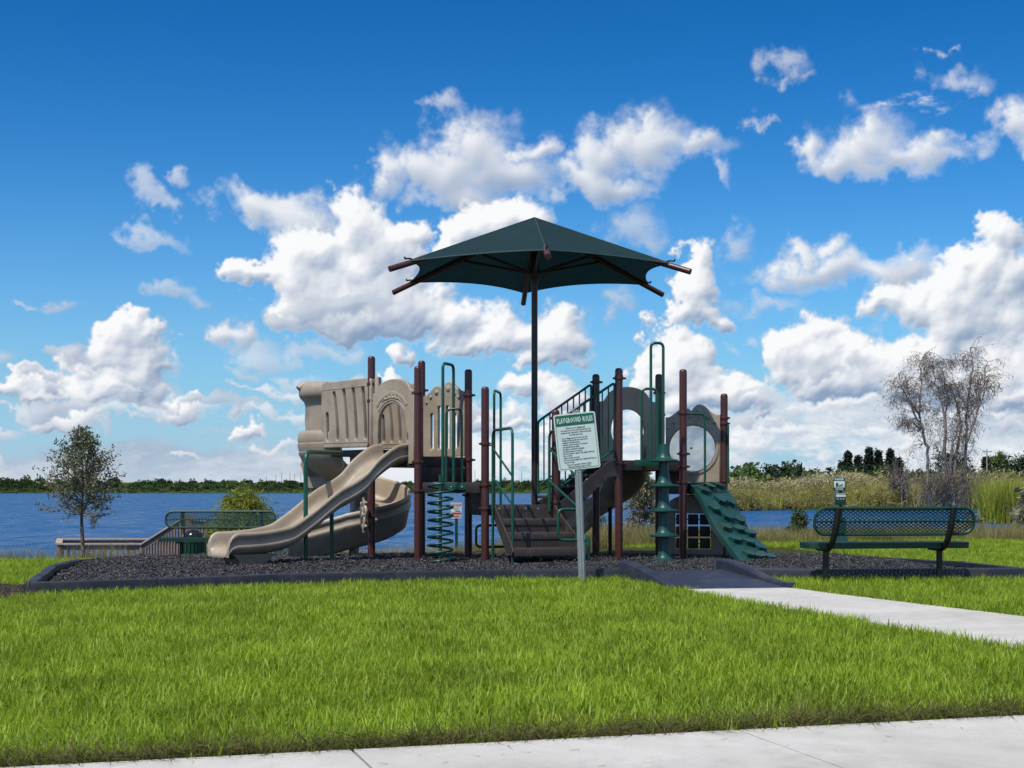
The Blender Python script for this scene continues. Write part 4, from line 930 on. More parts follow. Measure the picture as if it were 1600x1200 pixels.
def make_wall_climber():
    tl, tr = P3('K', 1.06) + Vector((.10, .08, 0)), P3('L', 1.06) + Vector((-.04, -.04, 0)); eu = (tr - tl).normalized(); W = (tr - tl).length
    dv = Vector((.56, -1.40, 0)); nu, nv = 17, 41
    def srf(u, v, h=0.0):
        s = v; z = 1.05 - 1.07 * s + .035 * math.sin(s * 2 * math.pi * 1.5 + .9) * (s * (1 - s) * 4) + .03 * math.cos(s * 6)
        push = .075 * math.sin(s * math.pi * 2.0) 
        o = tl + eu * (W * u) + dv * (s + .0) ; o.z = z
        n = Vector((dv.normalized().x * .62, dv.normalized().y * .62, .78)); o += n * (push * .5)
        return o + n * h
    v = []; 
    for lay in (0, -.05):
        for j in range(nv):
            for i in range(nu):
                u = i / (nu - 1); e = min(u, 1 - u); fl = .028 * max(0, 1 - (e - .03) ** 2 / .0009) if e < .06 else 0
                v.append(srf(u, j / (nv - 1), lay + (fl if lay == 0 else -.03 * (e < .02))))
    f = []; q = nu * nv
    for j in range(nv - 1):
        for i in range(nu - 1):
            a = j * nu + i; f += [(a, a + nu, a + nu + 1, a + 1), (q + a, q + a + 1, q + a + nu + 1, q + a + nu)]
    for j in range(nv - 1):
        a = j * nu; f += [(a, q + a, q + a + nu, a + nu)]; a += nu - 1; f += [(a, a + nu, q + a + nu, q + a)]
    for i in range(nu - 1): f += [(i, i + 1, q + i + 1, q + i)]; a = (nv - 1) * nu + i; f += [(a, q + a, q + a + 1, a + 1)]
    w = MB().add(v, f).build('climbing_wall', GREENP, PS, smooth=50, fixn=True); w['label'] = 'green wavy climbing wall with wedge shaped holds'
    holds = [(.22, .12), (.50, .07), (.80, .05), (.55, .23), (.24, .30), (.82, .25), (.50, .38), (.86, .42), (.28, .50), (.64, .53), (.90, .60), (.30, .68), (.62, .72), (.86, .80), (.36, .87), (.66, .90), (.90, .93)]
    for k, (u, s) in enumerate(holds):
        r = random.Random(k); hw = .160 + r.uniform(-.02, .02); hl = .098; tl_ = r.uniform(-.3, .3)
        out = [(-hw, -.6 * hl), (-hw * .55, -hl), (hw * .6, -hl), (hw, -.4 * hl), (hw * .75, hl * .5), (hw * .15, hl * .9), (-hw * .55, hl * .45)]
        vs = []
        for (hh, kk) in ((-.012, 1.0), (.060, .88)):
            for (x, y) in out:
                xx, yy = x * kk, y * kk; x2 = xx * math.cos(tl_) - yy * math.sin(tl_); y2 = xx * math.sin(tl_) + yy * math.cos(tl_)
                hgt = hh if hh < 0 else hh * (.40 + .60 * (y + hl) / (1.9 * hl)) + .006
                vs.append(srf(u + x2 / W, s + y2 / 1.75, hgt))
        n = len(out); MB().add(vs, [tuple(range(n))[::-1], tuple(range(n, 2 * n))] + [(i, (i + 1) % n, (i + 1) % n + n, i + n) for i in range(n)]).build('foot_hold', GREENP, w, smooth=0, fixn=True)
    for u in (.12, .88): MB().lathe(srf(u, .015, .004), [(.014, 0), (.012, .008), (0, .01)], 8).build('bolt_head', STEEL, w)
make_wall_climber()
MB().tube(fillet([P3('K', 2.06) + Vector((0.03, -.03, 0)), P3('K', 2.06) + Vector((.31, .02, 0)), P3('K', 1.09) + Vector((.31, .02, 0)), P3('K', 1.09) + Vector((.03, -.03, 0))], .07), .017, 10).build('grab_rail', GREEN, PS)
MB().tube([P3('L', 1.08) + Vector((.05, -.05, 0)), P3('L', 1.94) + Vector((.05, -.05, 0))], .019, 10).build('grab_rail', GREEN, PS)
MB().tube([P3('J', 1.4) + Vector((.0, -.06, 0)), P3('J', 2.42) + Vector((.0, -.06, 0))], .024, 10).build('grab_rail', GREEN, PS)
# ---- stairs up to the low deck
eg = (P3('G') - P3('E')).normalized(); sn = Vector((eg.y, -eg.x, 0)); s0 = P3('E') + eg * .17
Ms = Matrix((eg, -sn, Vector((0, 0, 1)))).transposed()
def dots(o, U, V, nx, ny, dx, dz, mat, parent, nrm):
    mb = MB()
    for i in range(nx):
        for j in range(ny): mb.lathe(o + U * dx * i + V * dz * j, [(.011, 0), (.0, .0006)], 6, axis=nrm)
    return tag(mb.build('perforation', mat, parent, smooth=0), kind='stuff')
st = MB().box(s0 + eg * .35 + sn * .01 + Vector((0, 0, .70)), (.74, .03, .17), Ms, bev=.006).build('stairs', STAIR, PS); st['label'] = 'brown perforated steel stairs up to the lowest deck'
widths = [(.0, .74), (-.02, .80), (-.03, .86), (-.05, .98)]; zt = [.605, .43, .235]
for k in range(3):
    d = .34 + .36 * k; x0, wd = widths[k + 1]; z = zt[k]
    MB().box(s0 + eg * (x0 + wd / 2) + sn * (d - .17 + .04) + Vector((0, 0, z - .02)), (wd, .40, .04), Ms, bev=.010).build('tread', STAIR, st)
    MB().box(s0 + eg * (x0 + wd / 2) + sn * (d + .045 + .02) + Vector((0, 0, z - .045)), (wd, .025, .085 if k < 2 else .10), Ms, bev=.008).build('tread_nose', STAIR, st)
    if k < 3:
        zr0 = zt[k]; zr1 = ([.78] + zt)[k] - .045
        MB().box(s0 + eg * (x0 + wd / 2) + sn * (d - .30) + Vector((0, 0, (zr0 + zr1) / 2)), (wd - .02, .012, zr1 - zr0), Ms).build('riser_plate', STAIR, st, smooth=0)
        dots(s0 + eg * (x0 + .12) + sn * (d - .2925) + Vector((0, 0, zr0 + .035)), eg, Vector((0, 0, 1)), 13 if k else 8, 4 if k < 2 else 4, .046, .030, BLACK, st, sn)
for sd, x in ((0, -.03), (1, .77)):                                     # cheeks
    pr = [(0, .79), (.05, .79), (.14, .72), (1.0, .30), (1.12, .20), (1.05, .14), (.75, .16), (.1, .54), (0, .62)]
    U = sn; v, f = plate([pr], .02, s0 + eg * x + (eg * (.03 if sd else -.01)), U, (0, 0, 1), .004, 1)
    # the cheeks spread a little towards the bottom
    v2 = []
    for q in v: t = max(0, (Vector(q) - s0).dot(sn)); v2.append(Vector(q) + eg * (t * (.10 if sd else -.02)))
    MB().add(v2, f).build('stair_cheek', STAIR, st, smooth=0)
for x in (.03, .22, .40, .58, .74): MB().lathe(s0 + eg * (x - .01) + sn * .026 + Vector((0, 0, .735)), [(.015, 0), (.013, .008), (0, .011)], 8, axis=sn).build('bolt_head', STEEL, st)
MB().tube([s0 + eg * .35 + sn * .95 + Vector((0, 0, -.1)), s0 + eg * .35 + sn * .95 + Vector((0, 0, .2))], .028).build('stair_leg', GREEN, st)
MB().tube([s0 + eg * .98 + sn * .98 + Vector((0, 0, -.1)), s0 + eg * .98 + sn * .98 + Vector((0, 0, .33)), s0 + eg * .98 + sn * .98 + Vector((0, 0, .40))], [.034, .034, .02]).build('stair_leg', GREEN, st)
def side_rail(p, q, zp, zq, top):
    h = MB().tube(fillet([Vector((p.x, p.y, -.1)), Vector((p.x, p.y, top)), Vector((q.x, q.y, top)), Vector((q.x, q.y, -.1))], .13), .019, 10).build('hand_rail', GREEN, PS)
    for z0, z1 in ((1.56, 1.17), (1.16, .80)): MB().tube([Vector((p.x, p.y, z0)), Vector((q.x, q.y, z1))], .014, 8).build('rail_brace', GREEN, h)
    return h
pl = s0 + eg * -.075 + sn * .05; ql = s0 + eg * -.04 + sn * .98
side_rail(pl, ql, 0, 0, 1.80)
MB().tube([P3('E', 1.62), Vector((pl.x, pl.y, 1.60))], .018, 8).build('rail_tie', BROWN, PS)
hoop(-.245, 20.2, -.16, 20.75, .75, 2.36, .018, .09, .75).build('grab_rail', GREEN, PS)
pr_ = s0 + eg * .72 + sn * .06; qr = s0 + eg * .84 + sn * .95
h = MB().tube(fillet([Vector((pr_.x, pr_.y, .70)), Vector((pr_.x, pr_.y, 1.80)), Vector((qr.x, qr.y, 1.78)), Vector((qr.x, qr.y, .36))], .13), .019, 10).build('hand_rail', GREEN, PS)
for z0, z1 in ((1.56, 1.17), (1.12, .78)): MB().tube([Vector((pr_.x, pr_.y, z0)), Vector((qr.x, qr.y, z1))], .016, 8).build('rail_brace', GREEN, h)
u0 = Vector((.61, 19.15, 0)); MB().tube(fillet([u0 + Vector((.30, .1, .74)), u0 + Vector((-.01, 0, .74)), u0 + Vector((-.01, 0, .34)), u0 + Vector((.36, .1, .34))], .08), .021, 10).build('transfer_rail', GREEN, PS)
MB().tube(fillet([(-.10, 20.55, .50), (-.50, 20.5, .50), (-.50, 20.5, .20), (.0, 20.6, .20)], .07), .018, 10).build('transfer_rail', GREEN, PS)
# ---- stepped ramp between the low deck and the right tower
def bridge_rail(a, b, za, zb, n):
    a = Vector(a); b = Vector(b); up = Vector((0, 0, 1)); dd = b - a
    r = MB().tube(fillet([a + up * (za - 1.05), a + up * za, b + up * zb, b + up * (zb - 1.06)], .05), .018, 10).build('bridge_rail', GREEN, PS)
    MB().tube([a + up * (za - .93), b + up * (zb - .93)], .014, 8).build('lower_rail', GREEN, r)
    for k in range(1, n): t = k / n; p = a + dd * t; z = za + (zb - za) * t; MB().tube([p + up * (z - .93), p + up * z], .0105, 8).build('baluster', GREEN, r)
bridge_rail(P3('F') + Vector((.05, -.03, 0)), P3('H') + Vector((-.07, -.02, 0)), 1.98, 2.53, 9)
bridge_rail(P3('G') + Vector((.05, .02, 0)), P3('I') + Vector((-.06, 0, 0)), 1.96, 2.48, 9)
def stringer(p, q):
    U = (q - p).normalized(); L = (q - p).length
    pr = [(0, .60), (.12, .56), (L - .14, 1.16), (L, 1.18), (L, 1.41), (L - .12, 1.40), (.10, .86), (0, .80)]
    v, f = plate([pr], .03, p, U, (0, 0, 1), .006, 1); return MB().add(v, f).build('bridge_stringer', DECK, PS, smooth=30)
stringer(P3('G') + Vector((.0, -.02, 0)), P3('I') + Vector((-.02, -.03, 0))); stringer(P3('F'), P3('H'))
for k in range(4):
    t = (k + .5) / 4; c = (P3('G') + P3('F')) / 2 * (1 - t) + (P3('I') + P3('H')) / 2 * t; d = (P3('I') - P3('G')).normalized(); M = Matrix((d, Vector((-d.y, d.x, 0)), Vector((0, 0, 1)))).transposed()
    MB().box(c + Vector((0, 0, .82 + .60 * t)), (.27, .86, .04), M, bev=.006).build('bridge_step', DECK, PS)
# ---- steering wheel on the left post
wc = P3('A', .64) + Vector((-.10, -.09, 0)); wn = Vector((-.96, -.28, 0)).normalized()
wr = MB().lathe(wc, [(.165, -.018), (.205, -.018), (.212, 0), (.205, .018), (.165, .018), (.158, 0), (.165, -.018)], 32, axis=wn); wo = wr.build('steering_wheel', TAN, PS)
U = wn.orthogonal().normalized(); V = wn.cross(U)
for k in range(8):
    a = k * math.pi / 4; dr = U * math.cos(a) + V * math.sin(a); MB().tube([wc + dr * .03, wc + dr * .165], .016, 8).build('spoke', TAN, wo); MB().tube([wc + dr * .205, wc + dr * .25], [.022, .018], 8).build('handle', TAN, wo)
MB().lathe(wc, [(.045, -.03), (.05, 0), (.04, .03), (0, .035)], 14, axis=wn).build('hub', TAN, wo); MB().tube([wc, P3('A', .64)], .02, 8).build('wheel_bracket', BROWN, PS)
# green support pole of the slide landing
MB().tube(fillet([(-2.74, 19.55, -.1), (-2.74, 19.55, 1.50), (-2.43, 20.95, 1.52)], .16, 8), .030, 12).build('support_pole', GREEN, PS)
for k in 'HIJ':
    x, y, t = POSTS[k]; ring_cap(x, y, t - .04) if k != 'J' else None

# ------------------------------------------------------------------ shade umbrella
def make_umbrella():
    c = Vector((.325, 21.25, 0)); t = thing('shade_umbrella', c, 'dark green six sided shade canopy on a tall brown pole above the play structure', 'shade umbrella')
    MB().lathe(c, [(.045, -.2), (.045, 3.98), (.058, 3.985), (.058, 4.36), (.05, 4.37), (.05, 4.84), (0, 4.86)], 20).build('pole', POLE, t)
    hub = MB().lathe(c, [(.058, 4.06), (.075, 4.07), (.075, 4.20), (.058, 4.21)], 18).build('hub_collar', POLE, t)
    a0 = math.atan2(-1, .06); Rc, zc, za = 2.10, 4.115, 4.925
    cor = [Vector((c.x + Rc * math.cos(a0 + k * math.pi / 3), c.y + Rc * math.sin(a0 + k * math.pi / 3), zc)) for k in range(6)]
    apex = Vector((c.x, c.y, za)); cl = MB(); n = 14; m = 12
    for k in range(6):
        p, q = cor[k], cor[(k + 1) % 6]; vs = []; mid = (p + q) / 2; inw = (Vector((c.x, c.y, mid.z)) - mid).normalized()
        for j in range(m + 1):
            s = j / m
            for i in range(n + 1):
                u = i / n; e = p + (q - p) * u + inw * (.17 * 4 * u * (1 - u)) + Vector((0, 0, .055 * 4 * u * (1 - u)))
                o = apex + (e - apex) * s; o.z -= .045 * 4 * u * (1 - u) * s * (1 - s) * 2; vs.append(o)
        w = n + 1; cl.add(vs, [(j * w + i, j * w + i + 1, (j + 1) * w + i + 1, (j + 1) * w + i) for j in range(m) for i in range(n)])
    cn = cl.build('canopy', CANOPY, t, smooth=20)
    CORD = material('hem_cord', (.035, .075, .07), .7, .05)
    for k in range(6):
        p, q = cor[k], cor[(k + 1) % 6]; mid = (p + q) / 2; inw = (Vector((c.x, c.y, mid.z)) - mid).normalized()
        MB().tube([p + (q - p) * u + inw * (.17 * 4 * u * (1 - u)) + Vector((0, 0, .055 * 4 * u * (1 - u))) for u in [i / 14 for i in range(15)]], .009, 6).build('hem', CORD, cn)
        MB().tube([apex + (p - apex) * s + Vector((0, 0, .004)) for s in (0, .33, .66, 1)], .005, 5).build('seam', CORD, cn)
        d = (p - apex); dh = Vector((d.x, d.y, 0)).normalized(); end = Vector((c.x, c.y, 0)) + dh * 2.37
        z0 = 4.80; sl = (zc - .035 - z0) / Rc
        arm = MB().tube([Vector((c.x, c.y, z0)) + dh * .04, Vector((end.x, end.y, z0 + sl * 2.37))], .041, 14).build('rafter', BROWN, t)
        MB().lathe(Vector((end.x, end.y, z0 + sl * 2.37)), [(.041, -.004), (.043, .004), (0, .006)], 14, axis=(dh.x, dh.y, sl)).build('end_cap', BROWN, arm)
        MB().tube([Vector((c.x, c.y, 4.12)) + dh * .06, Vector((c.x, c.y, z0 + sl * 1.15 - .03)) + dh * 1.15], .022, 8).build('brace', POLE, t)
        b = p + Vector((0, 0, .03)); MB().tube(fillet([b - dh * .10, b - dh * .02 + Vector((0, 0, .012)), b + dh * .04 + Vector((0, 0, .0)), b + dh * .045 + Vector((0, 0, .03))], .02), .012, 7).build('corner_shackle', BLACK, arm)
make_umbrella()

# ------------------------------------------------------------------ signs
def flat(mb_verts, faces, O, U, V, off): 
    N_ = U.cross(V); return [O + U * v.x + V * v.y + N_ * off for v in mb_verts], faces
def make_rules_sign():
    y0 = 16.05; t = thing('rules_sign', (.77, y0, 0), 'white and green playground rules sign on a leaning perforated metal post', 'sign')
    base = Vector((.772, y0, -.15)); top = Vector((.700, y0, 1.86)); ax = (top - base).normalized(); side = Vector((ax.z, 0, -ax.x)); nf = Vector((0, -1, 0))
    # U-channel post with holes down the web
    hat = [(-.040, .0), (-.030, .0), (-.022, .022), (.022, .022), (.030, .0), (.040, .0), (.040, .004), (.032, .004), (.024, .027), (-.024, .027), (-.032, .004), (-.040, .004)]
    mb = MB().sweep([(base, side, nf), (top, side, nf)], hat); q = len(hat); mb.f += [tuple(range(q)), tuple(range(q, 2 * q))]
    po = mb.build('sign_post', STEEL, t, smooth=0, fixn=True)
    hb = MB()
    for k in range(72): hb.lathe(base + ax * (.12 + k * .0264) + nf * .0275, [(.0062, 0), (0, .0003)], 8, axis=nf)
    tag(hb.build('post_hole', BLACK, po, smooth=0), kind='stuff')
    C0 = Vector((.706, y0 - .031, 1.525)); an = R(6); U = Vector((math.cos(an), 0, math.sin(an))); V = Vector((-math.sin(an), 0, math.cos(an))); w, h = .457, .615
    def rr(w, h, r): 
        o = []
        for sx, sy, a in ((1, 1, 0), (-1, 1, 90), (-1, -1, 180), (1, -1, 270)): o += [(sx * (w / 2 - r) + r * math.cos(R(a + q)), sy * (h / 2 - r) + r * math.sin(R(a + q))) for q in (0, 30, 60, 90)]
        return o
    v, f = plate([rr(w, h, .025)], .004, C0, U, V, .0008, 1); pl = MB().add(v, f).build('sign_plate', WHITE, t, smooth=30)
    N_ = U.cross(V)
    def put(name, loops, off, mat): 
        v, f = plate(loops, .0012, C0 + N_ * off, U, V, .0001, 1); return MB().add(v, f).build(name, mat, pl, smooth=0)
    put('border_line', [rr(w - .030, h - .030, .018), rr(w - .038, h - .038, .015)], .0032, SGREEN)
    put('header', [[(x, y) for x, y in [(-w / 2 + .018, .178), (w / 2 - .018, .178), (w / 2 - .018, h / 2 - .018), (-w / 2 + .018, h / 2 - .018)]]], .0036, SGREEN)
    def txt(s, size, x, y, al, mat, bold=0, sx=1.0, off=.0042, space=1.0):
        v, f = text_geo(s, size, al, 1, bold, space); return MB().add([C0 + U * (x + q.x * sx) + V * (y + q.y) + N_ * off for q in v], f)
    txt('PLAYGROUND RULES', .078, 0, .232, 'CENTER', WHITE, .0026, .475, .0052, 1.12).build('header_text', WHITE, pl, smooth=0)
    body = MB(); y = .150; fs = .0225
    def line(s, y, al='LEFT', x=-.17):
        q = txt(s, fs, x if al == 'LEFT' else 0, y, al, SBLACK, .0006, .80); body.add(q.v, q.f)
    for s in ('Welcome to the playground!', 'We want you to have a fun and safe time. Be', 'courteous and respectful to others and please', 'keep this area clean.'): line(s, y, 'CENTER'); y -= .0245
    y -= .010
    for s in ('- Use of playground is at your own risk.', '- Playground and parks are reserved for', '  residents and their guests.', '- Children under the age of 12 must be', '  accompanied by an adult.', '- No glass or alcoholic beverages.', '- Proper footwear is required.', '- No food, drink or gum in the playground area.', '- Do not litter.', '- Clean up after yourself.', '- Do not use any playground equipment if they or', '  they are unsafe.'): line(s, y); y -= .0238
    y -= .004
    for s in ('Hours of Operation: Dawn to Dusk', '(Warning: Surfaces may be HOT)'): line(s, y, 'CENTER'); y -= .024
    body.build('rules_text', SBLACK, pl, smooth=0)
    for yy in (.292, -.292): MB().lathe(C0 + V * yy + N_ * .004, [(.008, 0), (.007, .004), (0, .005)], 8, axis=N_).build('bolt_head', STEEL, pl)
make_rules_sign()
def make_warning_sign():
    y0 = 27.3; x0 = (713 - 800) * y0 / 2300; t = thing('warning_sign', (x0, y0, -.3), 'small red and white warning sign on a green post at the lake edge', 'sign')
    ORG[t.name] = Vector((x0, y0, -.3)); c = Vector((x0, y0, 1 - 33 * y0 / 2300)); U = Vector((1, 0, 0)); V = Vector((0, 0, 1))
    MB().box((x0, y0 + .03, .1), (.055, .04, 1.3), bev=.006).build('sign_post', GREENV, t)
    pl = MB().box(c, (.20, .008, .29), bev=.002).build('sign_plate', WHITE, t)
    def bar(y, h, w, m): MB().box(c + Vector((0, -.0055, y)), (w, .003, h)).build('printed_band', m, pl, smooth=0)
    bar(.108, .048, .18, SRED); bar(-.052, .036, .18, SRED); bar(-.105, .022, .10, SRED)
    for y, w in ((.055, .12), (.030, .10)): bar(y, .010, w, STEEL)
    bar(-.008, .016, .045, SBLACK); MB().box(c + Vector((.05, -.0055, -.010)), (.045, .003, .014)).build('printed_band', SBLACK, pl, smooth=0); 
    for k in range(6): MB().box(c + Vector((-.065 + k * .026, -.0075, .108)), (.013, .002, .026)).build('printed_letter', WHITE, pl, smooth=0)
make_warning_sign()
# ------------------------------------------------------------------ benches
def mesh_panel(name, O, U, V, w, h, rad, dx, dz, bar, mat, parent):
    """expanded metal sheet: strands zigzag, cut to a rounded rectangle, as real bars"""
    def inside(x, y):
        ax, ay = abs(x) - (w / 2 - rad), abs(y) - (h / 2 - rad)
        if ax > rad or ay > rad: return False
        return not (ax > 0 and ay > 0 and ax * ax + ay * ay > rad * rad)
    N_ = U.cross(V); mb = MB(); nx = int(w / dx) + 2; nz = int(h / dz) + 2
    for j in range(-nz, nz + 1):
        for i in range(-nx, nx + 1):
            if (i + j) % 2: continue
            x0, y0 = i * dx / 2, j * dz / 2
            for sx in (-1, 1):
                x1, y1 = x0 + sx * dx / 2, y0 + dz / 2
                mx_, my_ = (x0 + x1) / 2, (y0 + y1) / 2
                if not (inside(mx_, my_)): continue
                d = Vector((x1 - x0, y1 - y0)).normalized(); p = Vector((-d.y, d.x)) * bar / 2
                vs = []
                for zo in (-.003, .003):
                    for (x, y) in ((x0 - p.x, y0 - p.y), (x1 - p.x, y1 - p.y), (x1 + p.x, y1 + p.y), (x0 + p.x, y0 + p.y)): vs.append(O + U * x + V * y + N_ * (zo + sx * .0012))
                mb.add(vs, [(0, 3, 2, 1), (4, 5, 6, 7), (0, 1, 5, 4), (2, 3, 7, 6)])
    return mb.build(name, mat, parent, smooth=0)
def rrect(w, h, r, n=6):
    o = []
    for sx, sy, a in ((1, 1, 0), (-1, 1, 90), (-1, -1, 180), (1, -1, 270)): o += [(sx * (w / 2 - r) + r * math.cos(R(a + 90 * q / n)), sy * (h / 2 - r) + r * math.sin(R(a + 90 * q / n))) for q in range(n + 1)]
    return o
def bench(label, loc, ang, scale=1.0, zs=(.44, .54, .835), group=None):
    """loc: middle of the foot line; local x along the bench, local y towards the sitter's front"""
    t = thing('park_bench', loc, label, 'bench', group); O = Vector(loc); X = Vector((math.cos(ang), math.sin(ang), 0)); Y = Vector((-X.y, X.x, 0)); Z = Vector((0, 0, 1)); s = scale
    W = 1.80 * s; zs0, b0, b1 = [q * s for q in zs]; hb = b1 - b0
    lean = Vector((0, 0, 1)) - Y * .16; lean.normalize()
    bc = O - Y * .10 * s + Z * (b0 + b1) / 2
    br = mesh_panel('backrest', bc, X, lean, W - .03, hb - .03, hb * .42, .053 * s, .037 * s, .0095 * s, GREENV, t)
    pts = [bc + X * x + lean * y for x, y in rrect(W, hb, hb * .45)]; fr = MB().tube(pts + [pts[0], pts[1]], .018 * s, 8).build('back_frame', GREENV, br)
    MB().tube([bc + X * (-W / 2) + Y * -.008, bc + X * (W / 2) + Y * -.008], .012 * s, 6).build('back_stiffener', GREENV, br)
    sc_ = O + Y * .20 * s + Z * zs0
    st_ = mesh_panel('seat', sc_ + Z * .012, X, Y, W - .04, .36 * s, .05, .050 * s, .036 * s, .0125 * s, GREENV, t)
    pts = [sc_ + X * x + Y * y - Z * .018 for x, y in rrect(W, .40 * s, .06)]
    sec = [(-.012, -.032), (.010, -.032), (.012, .03), (-.004, .034)]
    frs = []
    m = len(pts)
    for i in range(m + 1):
        a = pts[(i - 1) % m]; b = pts[(i + 1) % m]; d = (b - a).normalized(); frs.append((pts[i % m], Vector((d.y, -d.x, 0)), Z))
    MB().sweep(frs, sec).build('seat_frame', GREENV, st_, smooth=45, fixn=True)
    for sx in (-.39, .33) if not group else (-.36, .36):
        c = O + X * W * sx
        lg = MB().tube([c + Y * .10 * s - Z * .25, c + Y * .10 * s + Z * (zs0 - .06)], .034 * s, 14)
        pth = fillet([c + Y * .36 * s + Z * (zs0 - .05), c - Y * .03 * s + Z * (zs0 - .055), c - Y * .13 * s + X * .03 + Z * (b0 + .06), c - Y * .155 * s + X * .045 + Z * (b1 + .005)], .12 * s, 8)
        lg.tube(pth, .034 * s, 14); lg.build('leg', BLACK, t)
    return t
bench('dark green mesh bench with black legs seen from behind beside the concrete path', (4.11, 15.95, -.03), R(8), 1.0, (.44, .545, .83))
def at(px, py, y): return Vector(((px - 800) * y / 2300, y, 1 + (765 - py) * y / 2300))
bench('green mesh bench facing the slide with a trash can behind it', (-5.17, 26.0, -.30), R(180), 1.08, (.41, .575, .845), group='')
# ------------------------------------------------------------------ trash can behind the far bench
def trash_can():
    c = at(302, 866, 26.9); c.z = -.52; t = thing('trash_can', c, 'green slatted trash can with glossy black dome lid behind the far bench', 'trash can'); r = .23
    MB().lathe(c, [(0, 0), (r * .88, 0), (r * .88, .58), (0, .58)], 24).build('liner', BLACK, t)
    for k in range(22):
        a = 2 * math.pi * k / 22; MB().box(c + Vector((math.cos(a) * r, math.sin(a) * r, .29)), (.012, .052, .56), Matrix.Rotation(a, 3, 'Z')).build('slat', GREENV, t, smooth=0)
    for z in (.02, .30, .57): MB().lathe(c, [(r - .012, z - .018), (r + .012, z - .018), (r + .012, z + .018), (r - .012, z + .018), (r - .012, z - .018)], 26).build('band', GREENV, t)
    GLOSS = material('black_gloss_plastic', (.010, .010, .012), .16, .1, 9)
    MB().lathe(c, [(r - .03, .585), (r - .03, .60)] + [((r - .03) * math.cos(R(q)), .60 + .20 * math.sin(R(q))) for q in range(0, 91, 10)], 28).build('dome_lid', GLOSS, t, smooth=60)
trash_can()
# ------------------------------------------------------------------ pet station
def pet_station():
    c = Vector((6.02, 27.0, -.06)); t = thing('pet_waste_station', c, 'green pet waste station with white pictogram sign on a post behind the near bench', 'pet station')
    MB().box(c + Vector((0, 0, .50)), (.06, .06, 1.2), bev=.006).build('post', GREENV, t)
    def bx(nm, px0, px1, py0, py1, dep, off, m, par=t):
        a = at(px0, py1, 26.9); b = at(px1, py0, 26.9); return MB().box(((a.x + b.x) / 2, 26.93 - off - dep / 2, (a.z + b.z) / 2), (b.x - a.x, dep, b.z - a.z), bev=.003).build(nm, m, par)
    sg = bx('sign_plate', 1302, 1320.5, 747, 767, .006, .04, GREENV)
    bx('printed_panel', 1302.8, 1319.6, 751.8, 762, .002, .046, WHITE, sg); bx('printed_panel', 1305, 1317.6, 762.8, 766.4, .002, .046, STEEL, sg)
    for k in range(5): bx('printed_letter', 1304.0 + k * 2.9, 1306.0 + k * 2.9, 747.6, 750.6, .002, .046, WHITE, sg)
    def shape(loops):
        v, f = plate(loops, .002, Vector((at(1311, 757, 26.9).x, 26.88, at(1311, 757, 26.9).z)), Vector((1, 0, 0)), Vector((0, 0, 1)), .0002, 1); MB().add(v, f).build('pictogram', SBLACK, sg, smooth=0)
    for x in (-.050, -.028): shape([[(x - .009, -.045), (x - .002, -.045), (x, -.015), (x + .002, -.045), (x + .009, -.045), (x + .010, .018), (x - .010, .018)]]); shape([arc(x, .030, .008, 0, 340, 10)])
    shape([[(.002, -.045), (.007, -.045), (.010, -.030), (.036, -.030), (.040, -.045), (.045, -.045), (.046, -.018), (.060, -.008), (.064, .002), (.050, .003), (.040, -.012), (.010, -.012), (.0, -.020), (-.012, -.026), (-.010, -.030), (.0, -.027)]])
    bxo = bx('bag_dispenser', 1303.5, 1320, 770, 789, .11, .03, GREENV); bx('printed_panel', 1304, 1319.5, 771.2, 772.6, .002, .141, WHITE, bxo); bx('printed_panel', 1304, 1319.5, 773.4, 776.6, .002, .141, WHITE, bxo)
    for k in range(3): bx('printed_letter', 1305.5 + k * 4.5, 1308.5 + k * 4.5, 778.6, 781, .002, .141, STEEL, bxo)
    v = []
    for z, w in ((.55, .075), (.30, .09), (-.02, .13)):
        for sx, sy in ((-1, -1), (1, -1), (1, 1), (-1, 1)): v.append(c + Vector((sx * w, sy * w - .02 + 0, z)))
    MB().add(v, [(0, 1, 2, 3)] + [(k * 4 + i, k * 4 + 4 + i, k * 4 + 4 + (i + 1) % 4, k * 4 + (i + 1) % 4) for k in range(2) for i in range(4)]).build('waste_bin', GREENP, t, smooth=0, fixn=True)
pet_station()
